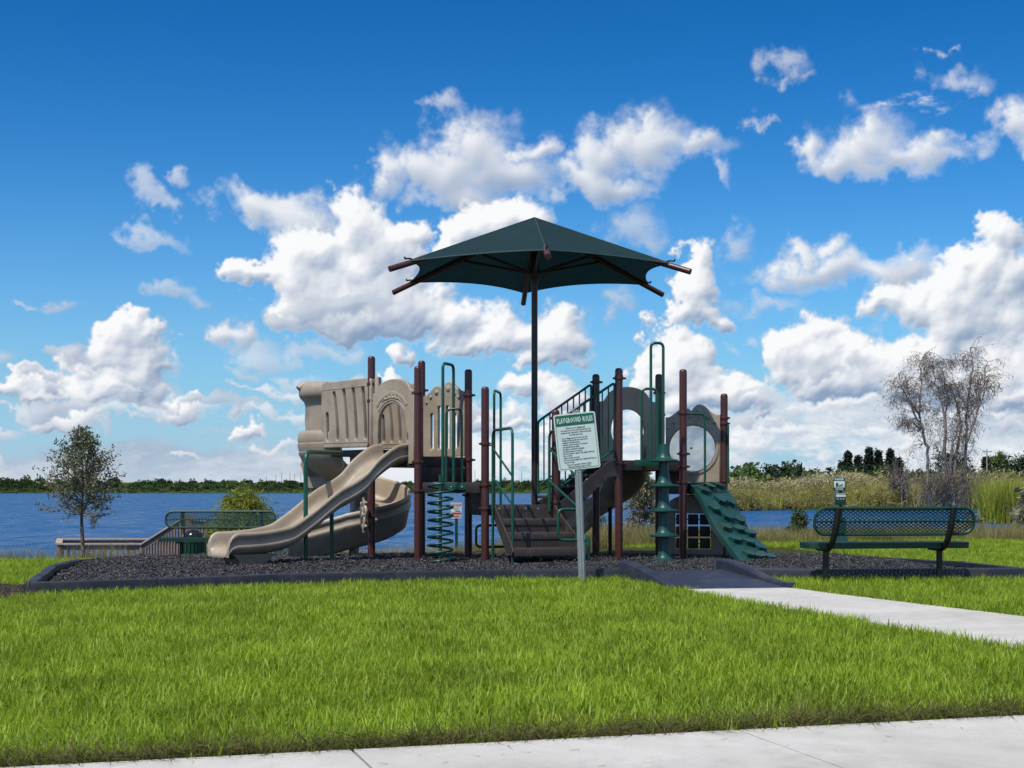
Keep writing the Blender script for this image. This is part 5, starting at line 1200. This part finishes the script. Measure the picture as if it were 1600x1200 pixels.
# ------------------------------------------------------------------ timber dock
def make_dock():
    DZ = -1.08; t = thing('dock', (-9.0, 34, -1.4), 'weathered wooden fishing dock with railings and a stepped ramp at the left shore', 'dock')
    y0, y1 = 33.2, 35.6; xa, xb = -10.22, -8.35; zt = -.20
    for k in range(int((xb + 1.6 - xa) / .145)):
        x = xa + .07 + k * .145; MB().box((x, (y0 + y1) / 2, DZ - .02), (.138, y1 - y0 + .1, .04)).build('deck_board', WOOD, t, smooth=0)
    def rail(p, q, z0, z1, n, name='railing'):
        p = Vector(p); q = Vector(q); d = (q - p); L = d.length; a = math.atan2(d.y, d.x); sl = math.atan2(z1 - z0, L); M = Matrix.Rotation(a, 3, 'Z') @ Matrix.Rotation(-sl, 3, 'Y'); c = (p + q) / 2; zc = (z0 + z1) / 2
        LL = math.hypot(L, z1 - z0); r = MB().box((c.x, c.y, zc), (LL + .06, .15, .038), M, bev=.004).build('cap_rail', WOODL, t)
        MB().box((c.x, c.y, zc - .08), (LL, .04, .10), M).build('stringer', WOOD, r, smooth=0)
        for k in range(n):
            tt = (k + .5) / n; o = p + d * tt; z = z0 + (z1 - z0) * tt; MB().box((o.x, o.y, z - .50), (.036, .036, .88), Matrix.Rotation(a, 3, 'Z')).build('baluster', WOOD, t, smooth=0)
        for tt in (0, 1) if L < 3 else (0, .5, 1): o = p + d * tt; z = z0 + (z1 - z0) * tt; MB().box((o.x, o.y, z - .9), (.09, .09, 1.75), Matrix.Rotation(a, 3, 'Z'), bev=.004).build('post', WOOD, t)
    rail((xa, y0), (xb, y0), zt - .03, zt - .03, 15); rail((-10.93, y1), (xb + .9, y1), zt, zt, 24); rail((xa, y0), (-10.93, y1), zt - .02, zt, 18)
    rail((xb, y0), (-7.30, 32.6), zt - .05, .34, 14); rail((-7.30, 32.6), (-6.6, 31.9), .34, .34, 9)
    for k in range(9):
        tt = (k + .5) / 9; MB().box((xb + .1 + tt * 1.4, 33.4 - .6 * tt + .6, DZ + .02 + tt * .55), (.16, 1.3, .04)).build('ramp_board', WOOD, t, smooth=0)
    MB().box((-7.12, 32.3, -.1), (.30, .05, 1.1), bev=.005).build('end_panel', WOOD, t)
make_dock()

# ------------------------------------------------------------------ vegetation
def leaf_quads(r, centres, per, spread, size, asp=.45, droop=0.0, flat_=0.0):
    v = []; f = []
    for c in centres:
        for i in range(per):
            o = Vector(c) + Vector((r.gauss(0, spread), r.gauss(0, spread), r.gauss(0, spread * .8)))
            d = Vector((r.gauss(0, 1), r.gauss(0, 1), r.gauss(0, 1) - droop)).normalized(); s = size * r.uniform(.55, 1.3); u = d.orthogonal().normalized(); u = (Matrix.Rotation(r.uniform(0, 6.28), 3, d) @ u)
            b = len(v); h = s * asp * .5
            v += [o, o + d * s * .5 + u * h, o + d * s, o + d * s * .5 - u * h]; f.append((b, b + 1, b + 2, b + 3))
    return v, f
LEAF_OAK = leafmat('oak_leaf', (.105, .125, .055), (.23, .23, .14), .25, .5)
LEAF_WILLOW = leafmat('willow_leaf', (.19, .24, .025), (.33, .33, .06), .4, .55)
LEAF_DARK = leafmat('dark_tree_leaf', (.012, .030, .012), (.035, .060, .022), .15, .6)
LEAF_PINE = leafmat('conifer_leaf', (.007, .018, .010), (.020, .036, .018), .10, .7)
LEAF_MID = leafmat('mid_tree_leaf', (.040, .075, .022), (.085, .120, .040), .25, .6)
LEAF_BRIGHT = leafmat('bright_tree_leaf', (.085, .150, .028), (.150, .210, .050), .3, .6)
LEAF_GREY = leafmat('grey_shrub_leaf', (.15, .155, .085), (.29, .27, .17), .25, .7)
DEADTWIG = leafmat('dead_twig', (.065, .05, .04), (.15, .12, .095), .05, .9)
def branch(mb, r, p, d, L, rad, depth, tips, spread=.6, up=.15, kids=(3, 5), droop=0.0, n=6, sides=6, shrink=.62):
    pts = [p]; q = p.copy(); dd = d.normalized(); seg = L / n
    for i in range(n):
        dd = (dd + Vector((r.gauss(0, .10), r.gauss(0, .10), r.gauss(0, .07) + up * .12 - droop * .22 * (i / n)))).normalized(); q = q + dd * seg; pts.append(q.copy())
    mb.tube(pts, [rad * (1 - .62 * i / n) for i in range(n + 1)], sides if depth else 3, cap=False)
    if depth == 0: tips += pts[1:]; return
    k = r.randint(*kids)
    for i in range(k):
        t = r.uniform(.30, 1.0); j = min(n, int(t * n)); b = pts[j]; ax = dd.orthogonal().normalized(); ax = Matrix.Rotation(r.uniform(0, 6.28), 3, dd) @ ax
        nd = (dd * (1 - spread * .55) + ax * spread + Vector((0, 0, up * .5 - droop))).normalized()
        branch(mb, r, b, nd, L * shrink * r.uniform(.75, 1.2), rad * (.55 - .18 * t), depth - 1, tips, spread, up, kids, droop, max(3, n - 1), sides - 1 if sides > 3 else 3, shrink)
    branch(mb, r, pts[-1], dd, L * shrink, rad * .38, depth - 1, tips, spread, up, kids, droop, max(3, n - 1), 4, shrink)
def sapling():
    y = 25.0; b = Vector(((128.5 - 800) * y / 2300, y, -.33)); t = thing('oak_sapling', b, 'young oak tree with thin straight trunk and sparse pyramidal crown by the dock', 'tree'); r = random.Random(4)
    tr = MB(); H = 2.30; pts = [b + Vector((.012 * math.sin(i * .9), 0, H * i / 14)) for i in range(15)]; tr.tube([b - Vector((0, 0, .15))] + pts, [.052] + [.042 - .037 * (i / 14) ** .8 for i in range(15)], 10); 
    trunk = tr.build('trunk', BARK, t); br = MB(); tips = []
    for k in range(84):
        s = (k + .5) / 84; z = .88 + 1.34 * s ** 1.15; L = (.12 + .62 * min(1, (s + .45) / .55) * (1 - s) ** .8) * r.uniform(.7, 1.15); a = k * 2.4 + r.uniform(-.4, .4); d = Vector((math.cos(a), math.sin(a), .25 + .75 * s + r.uniform(-.1, .2)))
        if s < .08: d.z = .05; L *= .75
        branch(br, r, b + Vector((0, 0, z)), d, L, .011 * (1 - s * .6), 1, tips, .65, .3, (3, 5), 0, 6, 4, .5)
    br.build('branch', BARK, trunk); v, f = leaf_quads(r, tips, 3, .026, .058, .46); link_mesh('crown', v, f, LEAF_OAK, t, smooth=0)
    # strand of hanging moss
    v, f = leaf_quads(r, [b + Vector((.19 + r.gauss(0, .025), 0, .93 - k * .008)) for k in range(30)], 5, .014, .07, .10, 2.5); link_mesh('moss_strand', v, f, LEAF_GREY, t, smooth=0)
sapling()
def shrub(name, label, cat, base, rx, ry, h, n, per, size, mat, seed, asp=.3, droop=.3, stems=9, spread=.06, group=None, shape=0):
    r = random.Random(seed); b = Vector(base); t = thing(name, b, label, cat, group); st = MB(); cs = []
    for k in range(stems):
        a = r.uniform(0, 6.28); q = math.sqrt(r.random()) * .85; top = b + Vector((rx * q * math.cos(a), ry * q * math.sin(a), h * r.uniform(.6, .95) * (1 - .35 * q * q)))
        st.tube([b + Vector((r.gauss(0, rx * .08), 0, -.1)), b + (top - b) * .5 + Vector((r.gauss(0, .06) * rx, 0, 0)), top], [.018 * rx, .012 * rx, .004 * rx], 5, cap=False)
    for k in range(n):
        u = r.random(); a = r.uniform(0, 6.28); q = math.sqrt(r.random()); z = r.random() ** .8
        w = math.sqrt(max(0, 1 - (z * 1.02 - .25) ** 2 / .62)) if not shape else (1 - z) ** .7
        w *= .82 + .25 * math.sin(a * 3 + seed) * math.sin(z * 7 + seed)
        cs.append(b + Vector((rx * q * w * math.cos(a), ry * q * w * math.sin(a), h * z * (.9 + .12 * math.sin(a * 2 + seed * 3)))))
    st.build('stem', BARK, t); v, f = leaf_quads(r, cs, per, spread * max(rx, .4), size, asp, droop); link_mesh('foliage', v, f, mat, t, smooth=0); return t
shrub('willow_shrub', 'rounded yellow green willow shrub at the water edge behind the far bench', 'shrub', (-5.75, 31.5, -.85), .98, .8, 1.82, 820, 15, .13, LEAF_WILLOW, 3, .22, .8, 14, .10)
shrub('low_shrub', 'small dark green shrub at the left end of the near bench back', 'shrub', (5.75, 29.5, -.12), .26, .3, .72, 130, 9, .09, LEAF_MID, 5, .45, .1)
shrub('grey_shrub', 'tall grey green shrub at the water edge behind the disc climber', 'shrub', (2.75, 30.5, -.5), .62, .5, 1.95, 420, 10, .11, LEAF_GREY, 6, .3, .4, 14, .10)
shrub('grey_shrub', 'dry olive shrub at the water edge behind the low deck', 'shrub', (1.75, 31.0, -.6), .5, .45, 1.05, 240, 10, .11, LEAF_GREY, 9, .25, .3, 10, .10)
shrub('water_weed', 'tangled olive weeds standing in the water at the far right', 'plant', (10.9, 34.5, -.9), .75, .6, 1.25, 170, 8, .14, LEAF_GREY, 7, .25, .2, 16, .10)
shrub('water_weed', 'low dark weed clump in the water right of the near bench', 'plant', (9.9, 35.5, -1.1), .45, .4, 1.15, 100, 8, .14, LEAF_MID, 8, .25, .2, 12, .10)
shrub('leafy_mound', 'big grey green leafy mound at the right edge in front of the reeds', 'shrub', (25.4, 70, -1.3), 1.6, 1.5, 3.05, 420, 9, .42, LEAF_GREY, 12, .35, .6, 16, .12)
def reeds():
    rng = np.random.default_rng(8); RE = leafmat('reed_blade', (.25, .26, .040), (.54, .47, .16), .42, .7, patch=(.16, .32)); PL = leafmat('reed_plume', (.36, .33, .17), (.52, .47, .30), .3, .9)
    src = []; r = random.Random(2)
    for k in range(5):
        me = blades(200 + k, 46, .85, 1.1, 2.5, .05, .11, .16, RE, seg=3, droop=.5); src.append(me)
    for k in range(2):
        me = bpy.data.meshes.new('plume_tuft'); v = []; f = []
        for i in range(9):
            x, y, h = r.gauss(0, .6), r.gauss(0, .6), r.uniform(2.0, 2.9); vv, ff = leaf_quads(r, [Vector((x + .05 * j, y, h - j * .06)) for j in range(7)], 3, .08, .34, .35, .2); b = len(v); v += vv; f += [tuple(b + q for q in g) for g in ff]
        me.from_pydata([tuple(q) for q in v], [], f); me.materials.append(PL); src.append(me)
    SC_ = leafmat('reed_scrub_leaf', (.17, .18, .06), (.42, .37, .18), .3, .8, patch=(.2, .3))
    for k in range(3):
        cs = [Vector((r.gauss(0, .7), r.gauss(0, .6), abs(r.gauss(.9, .55)))) for q in range(22)]; v, f = leaf_quads(r, cs, 12, .28, .40, .3, -.3); me = bpy.data.meshes.new('scrub_tuft'); me.from_pydata([tuple(q) for q in v], [], f); me.materials.append(SC_); src.append(me)
    n = 5200; y = 158 + 38 * rng.random(n) ** 1.3; u = rng.uniform(.126, .40, n); x = u * y
    z = ground_z(x, y); k = z > -1.35; x, y, z = x[k], y[k], z[k]; uu = x / y
    s = .62 + .55 * rng.random(len(x)) + .10 * np.sin(x * .35) ; s *= np.where((y > 166), 1.0, .80); s *= 1 + .12 * np.sin(x * .13 + 1)
    idx = rng.integers(0, 5, len(x)); pl = (y > 168) & (rng.random(len(x)) < .22) & (uu < .245); idx = np.where(pl, rng.integers(5, 7, len(x)), idx)
    sb = rng.random(len(x)) < .30; idx = np.where(sb, rng.integers(7, 10, len(x)), idx); s = np.where(sb, s * (.86 + .26 * (y > 172)), s)
    sz = np.stack([s * 1.1, s * 1.1, s], 1); 
    scatter('reed_bed', np.stack([x, y, np.minimum(z, -.6)], 1), rng.uniform(0, 6.28, len(x)), sz, src, idx, 'bed of straw yellow reeds with pale plumes across the water')
    YG = leafmat('green_reed_blade', (.24, .31, .022), (.44, .42, .09), .4, .6); s2 = [blades(300 + k, 46, .6, 1.8, 3.3, .05, .10, .22, YG, seg=3) for k in range(3)]
    n = 260; y = rng.uniform(98, 112, n); x = (.322 + .034 * rng.random(n)) * y; scatter('green_reeds', np.stack([x, y, np.full(n, -1.4)], 1), rng.uniform(0, 6.28, n), rng.uniform(.75, 1.1, n), s2, rng.integers(0, 3, n), 'yellow green reeds standing in the water at the right')
reeds()
def far_tree(name, label, cx, top, wpx, y, mat, seed, kind='round', base_z=0, group=None, n=34, per=26, leaf=.42):
    r = random.Random(seed); b = at(cx, 765, y); b.z = base_z; H = at(cx, top, y).z - base_z; rx = wpx / 2 * y / 2300; t = thing(name, b, label, 'tree', group); tr = MB(); cs = []
    tr.tube([b - Vector((0, 0, .5)), b + Vector((r.gauss(0, .1), 0, H * .45)), b + Vector((r.gauss(0, .2), 0, H * .9))], [H * .035, H * .026, H * .006], 7)
    if kind == 'cone':
        for k in range(n):
            z = .10 + .90 * (k / n); w = rx * (1.0 - z) ** .95 * r.uniform(.45, 1.25)
            for j in range(4): a = r.uniform(0, 6.28); q = r.uniform(.25, 1); cs.append(b + Vector((w * q * math.cos(a), w * q * math.sin(a), H * z - .12 * H * q * .5)))
            if k % 3 == 0: a = r.uniform(0, 6.28); tr.tube([b + Vector((0, 0, H * z * .95)), b + Vector((w * math.cos(a), w * math.sin(a), H * z))], [.08, .02], 4, cap=False)
    else:
        lob = []
        for k in range(11): a = r.uniform(0, 6.28); q = r.uniform(.2, .75); lob.append((Vector((rx * q * math.cos(a), rx * q * math.sin(a), H * (.45 + .38 * r.random()))), r.uniform(.28, .5)))
        lob.append((Vector((0, 0, H * .80)), .5))
        for o, s in lob:
            tr.tube([b + Vector((0, 0, H * .3)), b + o], [H * .018, .05], 4, cap=False)
            for k in range(n // 5):
                d = Vector((r.gauss(0, 1), r.gauss(0, 1), r.gauss(0, .8))).normalized() * (r.random() ** .4); cs.append(b + o + Vector((d.x * rx * s, d.y * rx * s, d.z * H * .22)))
    tr.build('trunk', BARK, t); v, f = leaf_quads(r, cs, per, leaf * (.5 if kind == 'cone' else .8), leaf * .95, .6, .1); link_mesh('crown', v, f, mat, t, smooth=0); return t
G = 'trees beyond the reeds'
for i, (nm, lb, cx, top, w, y, m, kd) in enumerate([
    ('broadleaf_tree', 'dark rounded tree just right of the bubble window post', 1168, 725, 38, 245, LEAF_DARK, 'round'),
    ('broadleaf_tree', 'small dark green tree right of the rounded dark tree', 1199, 728, 28, 250, LEAF_DARK, 'round'),
    ('broadleaf_tree', 'broad feathery green tree above the middle of the reed bed', 1234, 723, 46, 255, LEAF_MID, 'round'),
    ('broadleaf_tree', 'low spreading green tree left of the small palm', 1274, 735, 44, 260, LEAF_MID, 'round'),
    ('conifer_tree', 'first dark conifer at the left end of the conifer row', 1316, 722, 34, 235, LEAF_PINE, 'cone'),
    ('conifer_tree', 'second conifer of the row with a pointed top', 1325, 706, 38, 238, LEAF_PINE, 'cone'),
    ('conifer_tree', 'conifer in the dip left of the tallest one', 1341, 713, 32, 232, LEAF_PINE, 'cone'),
    ('conifer_tree', 'tallest conifer in the middle of the row', 1358, 698, 42, 240, LEAF_PINE, 'cone'),
    ('conifer_tree', 'slim conifer just right of the tallest one', 1372, 704, 34, 236, LEAF_PINE, 'cone'),
    ('conifer_tree', 'last tall conifer at the right end of the row', 1391, 702, 42, 238, LEAF_PINE, 'cone'),
    ('conifer_tree', 'short dark conifer right of the conifer row', 1404, 716, 36, 243, LEAF_PINE, 'cone'),
    ('broadleaf_tree', 'low dark bushy tree under the left end of the conifer row', 1333, 727, 52, 228, LEAF_DARK, 'round'),
    ('broadleaf_tree', 'low dark bushy tree under the right end of the conifer row', 1378, 727, 50, 229, LEAF_DARK, 'round'),
    ('broadleaf_tree', 'dark bushy tree directly behind the bare dead tree', 1488, 700, 66, 255, LEAF_DARK, 'round'),
    ('conifer_tree', 'thin dark conifer beside the utility pole at the right', 1541, 715, 16, 240, LEAF_PINE, 'cone'),
    ('broadleaf_tree', 'bright green tree behind the big dark rounded crown at the right', 1562, 704, 46, 290, LEAF_BRIGHT, 'round'),
    ('broadleaf_tree', 'big dark round crowned tree at the right edge', 1576, 711, 52, 240, LEAF_DARK, 'round'),
    ('broadleaf_tree', 'tall tree cut by the right edge of the picture', 1612, 704, 44, 265, LEAF_MID, 'round'),
    ('broadleaf_tree', 'dark tree half hidden by the climbing wall post', 1140, 736, 36, 250, LEAF_MID, 'round')]):
    far_tree(nm, lb, cx, top, w, y, m, 20 + i, kd, .2, G, n=40 if kd == 'round' else 54)
def hedge():
    r = random.Random(9); rng = np.random.default_rng(4); src = []
    for k in range(4):
        cs = [Vector((q[0] * 1.6, q[1] * 1.2, abs(q[2]) * 1.5 + .3)) for q in rng.normal(0, .55, (26, 3))]; v, f = leaf_quads(r, cs, 12, .3, .5, .6, 0); me = bpy.data.meshes.new('bush'); me.from_pydata([tuple(q) for q in v], [], f); me.materials.append([LEAF_MID, LEAF_DARK, LEAF_MID, LEAF_BRIGHT][k]); src.append(me)
    # undergrowth behind the reeds and the wooded far bank: one mass each
    n = 420; y = rng.uniform(200, 330, n); x = rng.uniform(.13, .42, n) * y; scatter('undergrowth', np.stack([x, y, np.full(n, .0)], 1), rng.uniform(0, 6.28, n), rng.uniform(.8, 1.7, n), src, rng.integers(0, 4, n), 'low green undergrowth behind the reed bed')
    FB1 = leafmat('far_bank_leaf', (.030, .070, .018), (.070, .120, .030), .2, .7, patch=(.02, .35)); FB2 = leafmat('far_bank_dark_leaf', (.012, .028, .012), (.024, .045, .016), .2, .7); s2 = []
    for k in range(4):
        cs = [Vector((q[0] * 4.2, q[1] * 2.2, abs(q[2]) * 2.2 + .2)) for q in rng.normal(0, .55, (22, 3))]; v, f = leaf_quads(r, cs, 9, .8, 1.9, .7, 0); me = bpy.data.meshes.new('far_bush'); me.from_pydata([tuple(q) for q in v], [], f); me.materials.append(FB1 if k < 3 else FB2); s2.append(me)
    n = 3600; y = 903 + 52 * rng.random(n); x = rng.uniform(-620, 420, n); z = ground_z(x, y); s = rng.uniform(.22, .50, n) * np.where(y < 915, .8, 1.0)
    n2 = 210; y2 = rng.uniform(962, 990, n2); x2 = rng.uniform(-620, 420, n2); P = np.concatenate([np.stack([x, y, z], 1), np.stack([x2, y2, ground_z(x2, y2)], 1)])
    s2_ = np.where(x2 < -225, rng.uniform(.35, 1.0, n2), rng.uniform(.12, .28, n2)); S = np.concatenate([s, s2_])
    scatter('far_bank_bushes', P, rng.uniform(0, 6.28, len(P)), S, s2, rng.integers(0, 4, len(P)), 'band of green bushes along the far lake bank')
hedge()
def dead_tree():
    y = 140.0; base = at(1468, 765, y); base.z = -.6; t = thing('dead_tree', base, 'tall bare dead tree with several grey trunks and drooping twigs in the reeds', 'tree'); r = random.Random(21); tw = MB(); tips = []; cr = []
    def pz(px, py): return at(px, py, y)
    stems = [[(1452, 792), (1450, 740), (1446, 700), (1439, 672), (1430, 655), (1412, 620), (1402, 600)], [(1439, 672), (1437, 640), (1441, 600), (1438, 570), (1446, 556)], [(1437, 650), (1420, 625), (1411, 590)],
             [(1483, 790), (1478, 720), (1476, 660), (1472, 630), (1462, 600), (1456, 565)], [(1476, 660), (1482, 620), (1477, 580), (1480, 560)], [(1490, 792), (1494, 720), (1500, 690), (1506, 660), (1495, 620), (1488, 600)],
             [(1500, 792), (1508, 735), (1512, 690), (1513, 650), (1518, 610), (1526, 570), (1523, 543)], [(1513, 650), (1504, 620), (1495, 600)], [(1513, 655), (1528, 630), (1538, 600), (1545, 565)], [(1512, 690), (1530, 640), (1540, 610), (1548, 590)], [(1488, 780), (1484, 720), (1488, 690), (1502, 660)],
             [(1439, 672), (1425, 660), (1408, 662)]]
    tk = MB(); 
    for s, st in enumerate(stems):
        dy = r.uniform(-1.6, 1.6); pts = []; 
        for i in range(len(st) * 4 - 3):
            a = i / 4; k = min(int(a), len(st) - 2); u = a - k; q = pz(st[k][0] * (1 - u) + st[k + 1][0] * u, st[k][1] * (1 - u) + st[k + 1][1] * u); pts.append(q + Vector((r.gauss(0, .05), dy * (i / (len(st) * 4)), r.gauss(0, .03))))
        r0 = .19 if st[0][1] > 770 else .10; n = len(pts); tk.tube(pts, [r0 * (1 - .80 * i / n) for i in range(n)], 7, cap=False)
        for i in range(n // 3, n):
            for j in range(3 if i > n * .55 else 2):
                a = r.uniform(0, 6.28); d = Vector((math.cos(a), math.sin(a), r.uniform(-.1, .8))); branch(tw, r, pts[i], d, r.uniform(.9, 2.0), .032, 1, tips, .7, .0, (4, 6), .85, 6, 4, .62)
    k_ = tk.build('trunk', GBARK, t); tw.build('branch', GBARK, k_); v, f = leaf_quads(r, tips, 1, .10, .42, .10, 1.6); link_mesh('twigs', v, f, DEADTWIG, t, smooth=0)
    br = MB(); tp = []
    for k in range(90):
        px = r.gauss(1478, 22); b = pz(px, 792); branch(br, r, b, Vector((r.gauss(0, .35), r.gauss(0, .3), 1)), r.uniform(1.8, 4.2), .045, 1, tp, .6, .2, (3, 5), .1, 5, 3, .6)
    br.build('sucker_shoot', GBARK, t); print('dead tips', len(tips), len(tp))
    v, f = leaf_quads(r, tp, 1, .1, .45, .10, .2); link_mesh('brush', v, f, DEADTWIG, t, smooth=0)
dead_tree()
def bare_shrub(lb, pts_, y, seed):
    r = random.Random(seed); b = at(*pts_, y); t = thing('dead_shrub', b, lb, 'shrub', 'bare shrubs in the reeds'); mb = MB(); tips = []
    for k in range(9): branch(mb, r, b, Vector((r.gauss(0, .35), r.gauss(0, .3), 1)), r.uniform(1.6, 3.0), .05, 1, tips, .6, .15, (4, 6), .1, 5, 4, .6)
    mb.build('branch', GBARK, t); v, f = leaf_quads(r, tips, 2, .16, .42, .2, .2); link_mesh('twigs', v, f, DEADTWIG, t, smooth=0)
bare_shrub('brown leafless shrub below the right end of the conifer row', (1397, 772), 160, 3); bare_shrub('smaller brown leafless shrub just right of the bigger leafless one', (1412, 776), 158, 4)
def palm():
    y = 250; b = at(1296, 765, y); b.z = .2; t = thing('palm_tree', b, 'small palm with round head left of the conifer row', 'tree'); H = at(1296, 736, y).z - .2; r = random.Random(3)
    MB().tube([b - Vector((0, 0, .4)), b + Vector((0, 0, H))], [.2, .15], 8).build('trunk', BARK, t); v = []; f = []
    for k in range(26):
        a = k * 2.4; e = r.uniform(-.3, 1.1); d = Vector((math.cos(a) * math.cos(e), math.sin(a) * math.cos(e), math.sin(e))); s = Vector((-math.sin(a), math.cos(a), 0)); o = b + Vector((0, 0, H)); q = len(v)
        v += [o, o + d * .6 + s * .22, o + d * 1.1 - Vector((0, 0, .2)), o + d * .6 - s * .22]; f.append((q, q + 1, q + 2, q + 3))
    link_mesh('crown', v, f, LEAF_MID, t, smooth=0)
palm()
# ------------------------------------------------------------------ poles and small far things
def utility_pole(label, px, py, y, base_z, rad, arms=True, group=None, mat=None):
    b = at(px, 765, y); b.z = base_z; top = at(px, py, y).z; t = thing('utility_pole', b, label, 'pole', group); MB().tube([b - Vector((0, 0, .5)), Vector((b.x, b.y, top))], [rad, rad * .75], 8).build('mast', mat or POLE_GREY, t)
    if arms: MB().box((b.x, b.y, top - .35), (1.3, .1, .1)).build('crossarm', mat or POLE_GREY, t)
    return t
POLE_GREY = material('pole_grey', (.30, .29, .27), .8, .1)
t = utility_pole('pale utility pole with lamp heads beside the bright green reeds', 1542, 702, 200, 0, .11, True)
b = at(1542, 702, 200)
for sx in (-.45, .45): MB().lathe((b.x + sx, b.y, b.z - .25), [(0, .1), (.16, .08), (.20, -.05), (0, -.12)], 10).build('lamp_head', WHITE, t)
for lb, px, py in (('leftmost of the thin distant poles on the far bank', 416, 744), ('second thin distant pole from the left on the far bank', 431, 742), ('third thin distant pole from the left on the far bank', 440, 739),
                   ('fourth thin distant pole from the left on the far bank', 453, 738), ('short thin distant pole between two taller ones left of the green support pole', 460, 740), ('thin distant pole nearest the green slide support pole', 470, 738),
                   ('thin distant pole on the far bank just left of the third brown post', 742, 735), ('thin distant pole on the far bank seen between the stair rails', 815, 736)):
    utility_pole(lb, px, py, 1000, 5.6, .22, False, 'distant poles along the far bank', POLE_GREY)
for lb, px in (('left one of two short pale posts above the reeds', 1157), ('right one of two short pale posts above the reeds', 1166)):
    b = at(px, 765, 205); b.z = 0; z1 = at(px, 744, 205).z; q = MB().tube([b, Vector((b.x, b.y, z1))], .13, 8).build('marker_post', material('pale_post', (.42, .38, .28), .8), origin=b); tag(q, lb, 'post')
def shed():
    y = 225; a = at(1424, 758, y); b = at(1444, 752, y); t = thing('shed', ((a.x + b.x) / 2, y, 0), 'low pale roofed shed glimpsed behind the dead tree trunk', 'shed'); x0, x1, z0, z1 = a.x, b.x, .2, a.z
    MB().box(((x0 + x1) / 2, y + 1, (z0 + z1) / 2), (x1 - x0, 2, z1 - z0)).build('wall', material('shed_wall', (.35, .34, .31), .8), t, smooth=0)
    MB().add([(x0 - .15, y - .2, z1), (x1 + .15, y - .2, z1), (x1 + .15, y + 1, b.z + .1), (x0 - .15, y + 1, b.z + .1), (x0 - .15, y + 2.2, z1), (x1 + .15, y + 2.2, z1)], [(0, 1, 2, 3), (3, 2, 5, 4), (0, 3, 4), (1, 5, 2)]).build('roof', material('pale_roof', (.62, .62, .60), .6), t, smooth=0)
shed()
